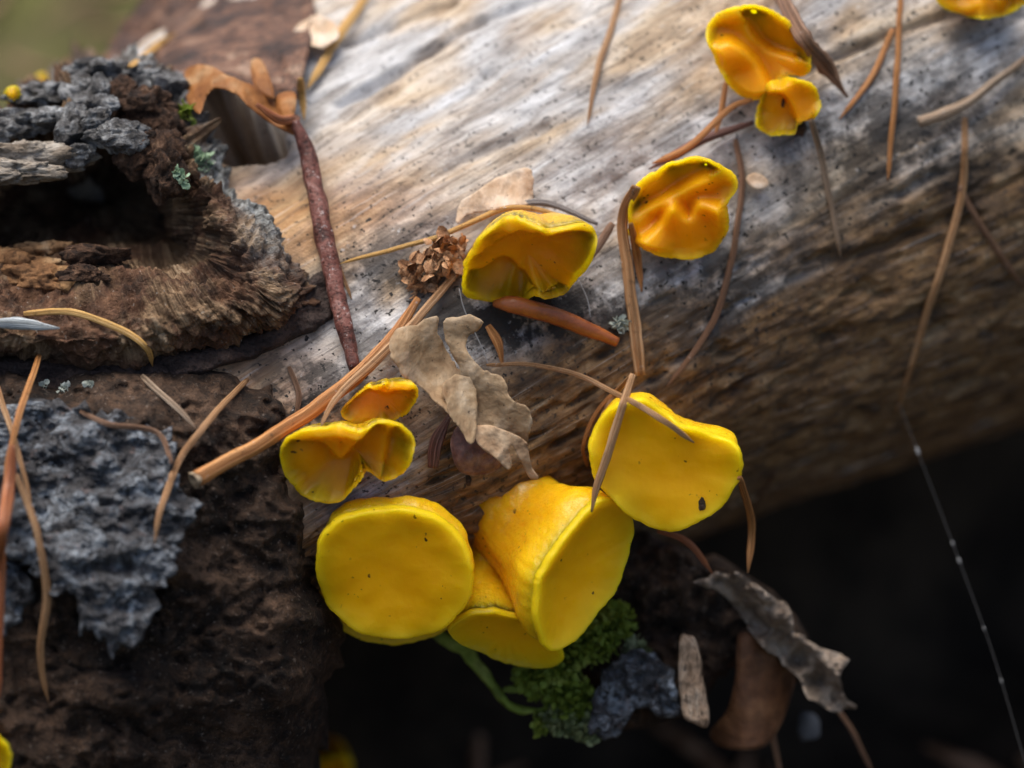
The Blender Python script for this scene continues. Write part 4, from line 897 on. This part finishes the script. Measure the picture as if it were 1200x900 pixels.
o = plate('dark_bark_clod', [(670, 700), (735, 630), (800, 640), (860, 660), (915, 700), (945, 740), (960, 790), (915, 800), (880, 770), (850, 790), (816, 830), (770, 850), (710, 850), (680, 780)], lambda x, y: -13.0 - 3 * sstep(830, 950, x), 6.0, M['bark_dark'], 2.8, rough_disp(.3, 1.8, 54, 5, .6), None, jag=8, edge=16, drop=3)
tag(o, 'dark crumbly bark clod under the log that carries moss', 'bark')
rock(px(948, 852, -20), (13 * S, 20 * S, 10 * S), M['pebble'], 'pebble', None, 61, 12, .2, .4)
tag(bpy.data.objects['pebble'], 'small blue-grey pebble in shade below the withered leaf', 'pebble')

# ------------------------------------------------------------------ seed cluster, lichen, moss
def leaflets(n, cen, spread, size, seed, curl=.5, aim=None, seg=4):
    """many small cupped leaves in one mesh; cen/spread in mm camera axes"""
    r = np.random.default_rng(seed); Vs, Fs = [], []; off = 0
    tu, tv = np.meshgrid(np.linspace(0, 1, seg), np.linspace(-1, 1, seg), indexing='ij')
    F0 = quads(seg, seg)
    for i in range(n):
        p = r.normal(size=3); p = p / np.linalg.norm(p) * r.random() ** .45
        c = np.array(cen) + p * spread
        d = p * .8 + r.normal(size=3) * .6 + (aim if aim is not None else 0); d /= np.linalg.norm(d)
        a = np.cross(d, r.normal(size=3)); a /= np.linalg.norm(a); n3 = np.cross(d, a)
        sz = size * (.6 + .8 * r.random())
        wd = np.sin(np.clip(tu * .93 + .07, 0, 1) ** .75 * math.pi) ** .6 * .55 * tv
        bend = curl * (tu ** 2) * .6 + curl * (tv ** 2) * .35 * np.sin(tu * math.pi)
        loc = (tu[..., None] * d + wd[..., None] * a + bend[..., None] * n3) * sz + c
        Vs.append(uvw(loc[..., 0], loc[..., 1], loc[..., 2]).reshape(-1, 3)); Fs.append(F0 + off); off += seg * seg
    return np.vstack(Vs), np.vstack(Fs)
def uv_at(x, y, w): k = (D - w) / D; return ((x - 600) * S * k, (450 - y) * S * k, w)
sw_ = on(505, 312)
def seeds():
    root = thing('seed_cluster', px(505, 312, sw_), 'crumbly cluster of brown seed husks left of the open golden cup', 'seed cluster')
    V, F = leaflets(70, uv_at(494, 322, sw_ + .9), np.array([1.7, 1.2, .9]), .75, 5, 1.1); mk('husk', V, F, M['seed'], root)
    V, F = leaflets(55, uv_at(519, 300, sw_ + 1.0), np.array([1.5, 1.4, .9]), .8, 6, 1.1); mk('husk', V, F, M['seed'], root)
    V, F = leaflets(16, uv_at(536, 285, sw_ + .8), np.array([.8, .8, .5]), .7, 7, 1.1); mk('husk', V, F, M['seed'], root)
seeds()
def tuft(name, label, cat, items, mat, group=None):
    x0, y0, w0 = items[0][:3]
    root = thing(name, px(x0, y0, w0), label, cat, group)
    for i, (x, y, w, sx, sy, sz, n, size, mt) in enumerate(items):
        V, F = leaflets(n, uv_at(x, y, w), np.array([sx, sy, sz]), size, int(x + y) + i, .7, np.array([0, .3, .5])); o = mk('leaf_clump', V, F, M[mt or mat], root); o['kind'] = 'stuff'
    return root
w1, w2 = on(232, 186, .2), on(211, 206, .2)
tuft('lichen', 'mint green lichen tuft on the crest of the knot', 'lichen', [(226, 180, w1, .55, .45, .4, 40, .5, None), (238, 188, w1, .55, .55, .4, 40, .5, None), (244, 198, w1, .3, .4, .3, 16, .45, None)], 'lichen')
tuft('lichen', 'small green lichen streak beside the mint tuft on the knot', 'lichen', [(208, 202, w2, .35, .3, .3, 20, .45, None), (214, 211, w2, .35, .45, .3, 22, .45, None)], 'lichen')
w3 = on(728, 382, .3)
tuft('lichen', 'pale lichen crumb beside the plump rust needle tip', 'lichen', [(727, 380, w3, .5, .55, .3, 34, .5, None)], 'crumb')
w4 = on(75, 455, .2)
tuft('lichen', 'specks of pale green lichen on the dark bark shelf edge', 'lichen', [(50, 452, on(50, 452, .2), .35, .25, .2, 14, .35, None), (76, 456, w4, .5, .3, .2, 20, .4, None), (104, 452, on(104, 452, .2), .4, .25, .2, 14, .35, None)], 'crumb')
w5 = on(218, 134, .3)
tuft('moss', 'small yellow-green moss tuft behind the knot crust', 'moss', [(218, 132, w5, .6, .6, .5, 40, .6, None)], 'moss')
MW = -10.0
moss = tuft('moss', 'leafy green moss hanging under the large cones', 'moss',
     [(640, 790, MW, 2.6, 2.2, 1.6, 700, .5, 'moss'), (690, 750, MW, 2.4, 2.0, 1.5, 600, .48, 'moss'), (720, 728, MW, 1.6, 1.6, 1.2, 360, .45, 'moss'), (670, 820, MW, 2.0, 2.0, 1.4, 520, .5, 'moss'), (690, 850, MW, 1.5, 1.3, 1.2, 420, .45, 'moss_pale'), (655, 845, MW, 1.3, 1.2, 1.0, 280, .45, 'moss_pale'), (745, 770, MW - .5, 1.2, 1.6, 1.0, 320, .4, 'moss_pale'), (632, 850, MW, .5, 1.2, .5, 60, .5, 'moss')], 'moss')
for pts, wd in (([(508, 742), (545, 762), (575, 800), (602, 830), (640, 832)], [13, 17, 12, 9, 7]), ([(590, 808), (620, 806), (640, 800)], [7, 8, 6])):
    C = catmull(np.array([(x, y, MW - .3) for x, y in pts], float), 30)
    V, F, g = tube(px(C[:, 0], C[:, 1], C[:, 2]), np.array(wd) * S * .5, 12, .3, .3, .7, (.6, .6), 5)
    mk('strap', V, F, M['moss'], moss)

# ------------------------------------------------------------------ draped needles in front, spider thread
refresh()
needle('pine_needle', [(742, 438, 0, 2.2), (722, 500, .5), (704, 556, .4), (693, 600, .5)], [10, 12, 12, 7], 'n_tan', 'split tan needle leaning on the rim of the saddle-shaped cup', 'needle', GN, seed=70, flat=.5, taper=(.9, .4), groove=.6)
needle('pine_needle', [(740, 440, 0, 1.8), (722, 462, .5), (702, 490, .4)], [6, 7, 4], 'n_tan', 'thin side blade of the split tan needle', 'needle', GN, seed=73)
refresh()
needle('pine_needle', [(570, 427, .3), (620, 427, .8), (670, 437, 1.2), (722, 462, 1.0), (770, 488, .9), (814, 518, .5)], [5, 6, 7, 8, 9, 7], 'n_tan', 'slender arched needle lying across the saddle-shaped cup', 'needle', GN, seed=71)
def thread():
    pts = [(1052, 470), (1072, 520), (1104, 604), (1140, 700), (1168, 780), (1200, 890), (1216, 950)]
    w = on(1060, 465) + 1
    C = catmull(np.array([(x, y, w + 1.2 * i) for i, (x, y) in enumerate(pts)], float), 60)
    P = px(C[:, 0], C[:, 1], C[:, 2])
    V, F, g = tube(P, .03, 6)
    root = thing('spider_thread', P[0], 'beaded spider thread hanging from the long tan needle into the dark', 'thread')
    mk('strand', V, F, M['silk'], root)
    for i, (k, r) in enumerate([(11, .15), (23, .10), (25, .12), (34, .08), (41, .09)]):
        th = np.linspace(0, 2 * math.pi, 8, endpoint=False)
        T = P[k + 1] - P[k]; T /= np.linalg.norm(T)
        R = [P[k] + T * r * 2.2 * z + uvw(np.cos(th) * r * q, np.sin(th) * r * q, 0 * th) for z, q in ((-1, .3), (-.5, .9), (.2, 1), (.8, .6), (1, .2))]
        V, F = loft(R); mk('bead', V, F, M['bead'], root)
    for lb, pts, w in (('fine silk strand from the open golden cup to the dry leaf', [(538, 338), (545, 365), (566, 410), (572, 428)], None), ('fine silk strand beside the plump rust needle', [(678, 328), (688, 350), (692, 372)], None)):
        ws = [on(x, y, .5) for x, y in pts]
        C = catmull(np.array([(x, y, max(ws)) for (x, y) in pts], float), 20)
        V, F, g = tube(px(C[:, 0], C[:, 1], C[:, 2]), .045, 5)
        tag(mk('silk_strand', V, F, M['bead'], origin=V[0]), lb, 'thread')
thread()

# dirt crumbs stuck to the cups
refresh()
for i, (x, y, r, lb) in enumerate([(822, 592, 5, 'black dirt crumb on the lower rim of the saddle-shaped cup'), (918, 120, 4, 'black dirt crumb in the fold of the two-lobed fungus'), (938, 150, 9, 'black mould clump below the two-lobed fungus'), (549, 562, 5, 'dark crumb on the upper edge of the large tilted cone')]):
    o = rock(px(x, y, on(x, y, .15, 3)), (r * S * .7, r * S * 1.3, r * S * .5), M['bark_dark'], 'dirt_crumb', None, 80 + i, 14, .9, .9)
    tag(o, lb, 'crumb', 'dirt crumbs on the fungi')

# leaf litter far behind the log, out of focus
def litter():
    r = np.random.default_rng(8); Vs, Fs = [], []; off = 0
    refresh()
    n = 0
    while n < 900:
        x, y = r.uniform(-420, 420), r.uniform(95, 620)
        ok, loc, nn, i, ob, mx = SC.ray_cast(DG, Vector((x / 1000, y / 1000, .4)), Vector((0, 0, -1)))
        n += 1
        if not ok or ob.name != 'ground': continue
        p = np.array(loc) * 1000; a = r.uniform(0, 6.28); L = r.uniform(8, 26)
        t = np.linspace(-1, 1, 5)[:, None]; d = np.array([math.cos(a), math.sin(a), r.normal() * .15])
        P = p + (0, 0, 1.2) + d * t * L * .5 + np.array([-math.sin(a), math.cos(a), 0]) * (t ** 2) * r.normal() * 2
        V, F, g = tube(P, .55, 5)
        for f in F: Fs.append((f + off))
        Vs.append(V); off += len(V)
    while n < 1500:                                # bits lying in the hollow under the log
        x, y = r.uniform(-60, 150), r.uniform(-90, 45); n += 1
        ok, loc, nn, i, ob, mx = SC.ray_cast(DG, Vector((x / 1000, y / 1000, -.4)), Vector((0, 0, 1)))
        if not ok or ob.name != 'ground': continue
        p = np.array(loc) * 1000; a = r.uniform(0, 6.28); L = r.uniform(5, 18)
        t = np.linspace(-1, 1, 5)[:, None]; d = np.array([math.cos(a), math.sin(a), r.normal() * .3])
        P = p + (0, 0, .8) + d * t * L * .5 + np.array([-math.sin(a), math.cos(a), 0]) * (t ** 2) * r.normal() * 2
        V, F, g = tube(P, r.uniform(.4, 1.1), 5)
        for f in F: Fs.append((f + off))
        Vs.append(V); off += len(V)
    q = [f for f in Fs if f.shape[1] == 4]; t3 = [f for f in Fs if f.shape[1] == 3]
    V = np.vstack(Vs)
    o = mk('needle_litter', V, [np.vstack(q), np.vstack(t3)], M['n_brown'], origin=(0, 300, -20), attrs=dict(grain=V * .3))
    tag(o, 'scattered dry needle litter on the blurred forest floor', 'litter', kind='stuff')
litter()
